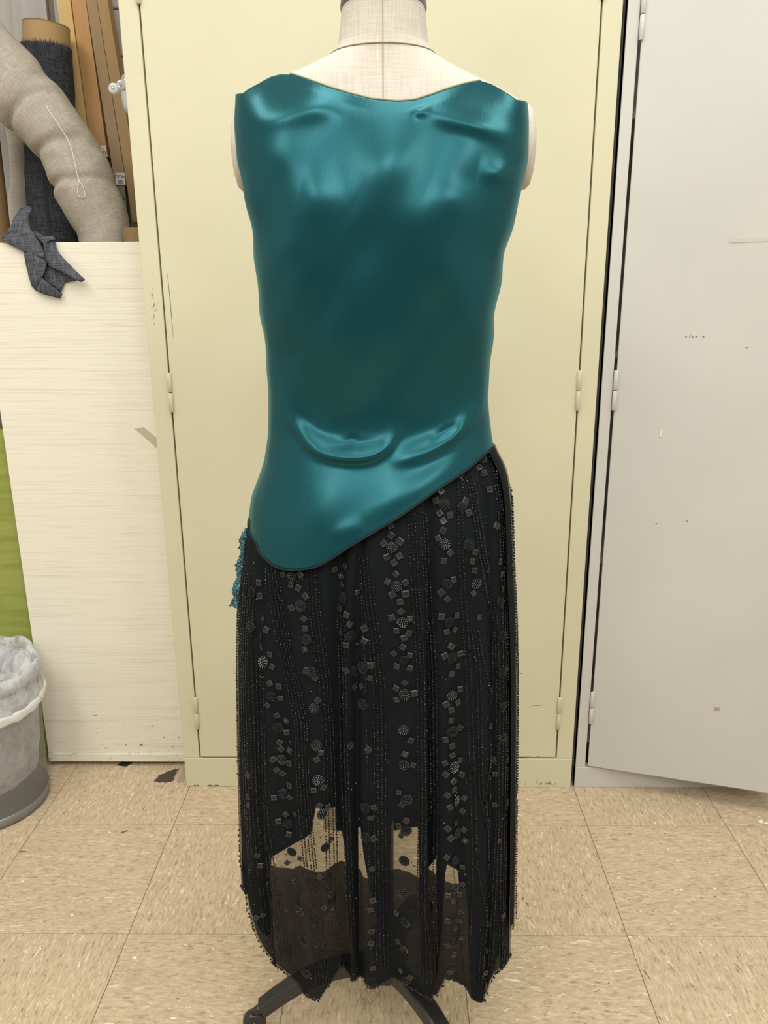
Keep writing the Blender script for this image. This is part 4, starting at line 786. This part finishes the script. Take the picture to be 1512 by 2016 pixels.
# bead strands
def bead_geo(r, l, seg=6):
    V = []
    for (rr, t_) in ((.45, -.5), (1, -.28), (1, .28), (.45, .5)):
        for j in range(seg): a = 2*math.pi*j/seg; V.append((rr*r*math.cos(a), rr*r*math.sin(a), t_*l))
    return np.array(V), grid(4, seg, True)+[tuple(range(seg))[::-1], tuple(3*seg+j for j in range(seg))]
BV, BF = bead_geo(.00095, .0031)
BV2, BF2 = bead_geo(.0013, .0026)
def strand(rows, off=.0012, pitch=.0043, name='bead_strand', jit=.3):
    zs_ = np.array([r_[0] for r_ in rows]); ps_ = np.array([r_[1] for r_ in rows])
    order = np.argsort(zs_); zs_, ps_ = zs_[order], ps_[order]
    z = zs_[-1]-.002*rng.random(); VV, FF = [], []; prev = None
    while z > zs_[0]:
        ph_ = np.interp(z, zs_, ps_); p = skirt_pt(ph_, z, off); q = skirt_pt(np.interp(z-.004, zs_, ps_), z-.004, off)
        if rng.random() > .04:
            d = q-p; d /= np.linalg.norm(d); d = d+rng.normal(0, .12, 3); d /= np.linalg.norm(d)
            e1 = np.cross(d, (0, 1, 0.1)); e1 /= np.linalg.norm(e1); e2 = np.cross(d, e1)
            s = .85+.3*rng.random(); W = p+(BV[:, :1]*e1+BV[:, 1:2]*e2+BV[:, 2:]*d)*s
            b = len(VV); VV += list(W); FF += [tuple(i+b for i in f) for f in BF]
        z -= pitch*(.92+.16*rng.random())*max(.35, abs((p-q)[2])/.0042)
    if VV: return mesh(name, VV, FF, 'jet_bead', DR, False)
for rows in STRANDS: strand(rows)
for ph_ in (2.85, 2.95, 3.05, 3.12, 3.2, 3.3): strand([(S(.156), ph_), (S(.5), ph_+.01), (S(.86), ph_-.02)], .0078)
for ph_ in (-.02, -.10, .06, .13): strand([(S(.15), ph_), (S(.4), ph_), (S(.80), ph_+.03)], .001)
# beads whipped along the hem edge
hm = []; hf = []
for k in range(0, N):
    if PH[k] > math.pi*1.05 and PH[k] < math.pi*1.95: continue
    p = skirt_pt(PH[k], HZ[k], .0006)
    for q in range(2):
        c_ = p+rng.normal(0, .0006, 3)+np.array((0, 0, .0012)); b = len(hm); hm += list(c_+BV2[:, [0, 2, 1]]*(.6+.5*rng.random())); hf += [tuple(i+b for i in f) for f in BF2]
o = mesh('hem_beading', hm, hf, 'jet_bead', DR, False); o['kind'] = 'stuff'
# rosettes and square sequins, one object each
def ico(r, c):
    bm = bmesh.new(); bmesh.ops.create_icosphere(bm, subdivisions=1, radius=r); V = [tuple(v.co+Vector(c)) for v in bm.verts]; F = [tuple(v.index for v in f.verts) for f in bm.faces]; bm.free(); return V, F
VV, FF = [], []
def addb(v, f):
    b = len(VV); VV.extend(v); FF.extend(tuple(i+b for i in q) for q in f)
prof = [(0, .0020), (.0036, .0018), (.0062, .0009), (.0070, 0.0), (0, -.0002)]
v_, f_, _ = lathe_geo(prof, 16); addb(v_, f_)
for rr, cnt, zz_ in ((0, 1, .0031), (.0025, 6, .0028), (.0047, 10, .0021), (.0066, 14, .0010)):
    for j in range(cnt):
        a = 2*math.pi*j/cnt+rr*300; addb(*ico(.00095, (rr*math.cos(a), rr*math.sin(a), zz_)))
ros_me = bpy.data.meshes.new('bead_rosette'); ros_me.from_pydata(VV, [], FF); ros_me.materials.append(MT['black_lining']); ros_me.materials.append(MT['bugle_bead'])
for i, p in enumerate(ros_me.polygons): p.material_index = 1 if i >= len(f_) else 0
VV, FF = [], []
lv = [(.0036, 0), (.0038, .0008), (.0031, .0013), (.0018, .0012), (.0013, .0003)]
for h_, z in lv: VV += [(h_, h_, z), (-h_, h_, z), (-h_, -h_, z), (h_, -h_, z)]
for i in range(len(lv)-1):
    for j in range(4): FF.append((i*4+j, i*4+(j+1) % 4, i*4+4+(j+1) % 4, i*4+4+j))
FF.append((16, 17, 18, 19)); nb = len(VV)
v_, f_ = ico(.0009, (0, 0, .0010)); VV += v_; FF += [tuple(i+nb for i in q) for q in f_]
sq_me = bpy.data.meshes.new('square_sequin'); sq_me.from_pydata(VV, [], FF); sq_me.materials.append(MT['bronze_sequin']); sq_me.materials.append(MT['bugle_bead'])
for i, p in enumerate(sq_me.polygons): p.material_index = 1 if i >= 17 else 0
for name, me, lst in (('bead_rosette', ros_me, ROSETTES), ('square_sequin', sq_me, SQUARES)):
    for ph_, z in lst:
        p, a, b, n = skirt_frame(ph_, z, .0008)
        n = n+rng.normal(0, .10, 3); n /= np.linalg.norm(n); a = a-n*np.dot(a, n); a /= np.linalg.norm(a)
        o = bpy.data.objects.new(name, me); link(o, DR)
        sp_ = rng.random()*1.57 if name == 'square_sequin' else rng.random()*6.28
        s = (.92+.16*rng.random())
        o.matrix_basis = frame_matrix(p, a, n, sp_) @ Matrix.Diagonal((s, s, s, 1))
# scattered bugle beads on the chiffon
VV, FF = [], []
for k in range(420):
    ph_ = .1+2.95*rng.random(); zt0 = np.interp(ph_, *np.array(SKTOP).T); zb0 = np.interp(ph_, *np.array(HEM).T); z = zb0+.01+(zt0-zb0-.02)*rng.random()
    p, a, b, n = skirt_frame(ph_, z, .001); s = .5+.4*rng.random(); th_ = rng.random()*6.28; d = a*math.cos(th_)+b*math.sin(th_); e = np.cross(n, d)
    c_ = len(VV); VV += list(p+(BV[:, :1]*e+BV[:, 1:2]*n+BV[:, 2:]*d)*s); FF += [tuple(i+c_ for i in f) for f in BF]
o = mesh('scattered_beads', VV, FF, 'bugle_bead', DR, False); o['kind'] = 'stuff'
# teal beaded applique peeking out at the left hip
path = smooth_path([(-.226,1.125,.79),(-.2335,1.135,.757),(-.2385,1.14,.722),(-.2435,1.14,.690),(-.2445,1.14,.668)], 40); zz_ = S(path[:, 2]); path = np.c_[itp(zz_, SK, 1)-.0005, np.full(40, YC+.012), zz_]
V, F, UV = tube_geo(path, [.005+.004*abs(math.sin(i*.28))+.005*i/40 for i in range(40)], 16); V = V+disp_noise(V, .003, 160)
ap = mesh('beaded_applique', V, F, 'teal_sequin', DR); ap['label'] = 'teal sequinned applique at the left hip'
VV, FF = [], []
for k in rng.choice(len(V), 160):
    v_, f_ = ico(.0011+.0005*rng.random(), V[k]); b = len(VV); VV += v_; FF += [tuple(i+b for i in q) for q in f_]
o = mesh('applique_beads', VV, FF, 'bugle_bead', ap, False); o['kind'] = 'stuff'
# stray threads
tube('loose_thread', smooth_path([(.160,.985,.621),(.1692,.985,.6276),(.1709,.985,.6206),(.1774,.985,.6166)], 16), .0003, 'black_thread', DR, 4)
for k in range(7):
    x0 = -.03+.03*rng.random(); p = np.array((x0*.9-.028, .838, S(.118)+.03)); pts = [p]
    for q in range(6): pts.append(pts[-1]+np.array((rng.normal()*.006, rng.normal()*.003, -.003-.010*rng.random())))
    pts = np.array(pts); pts[:, 2] = np.maximum(pts[:, 2], .12); tube('loose_thread', smooth_path(pts, 24), .00018, 'black_thread', DR, 4)
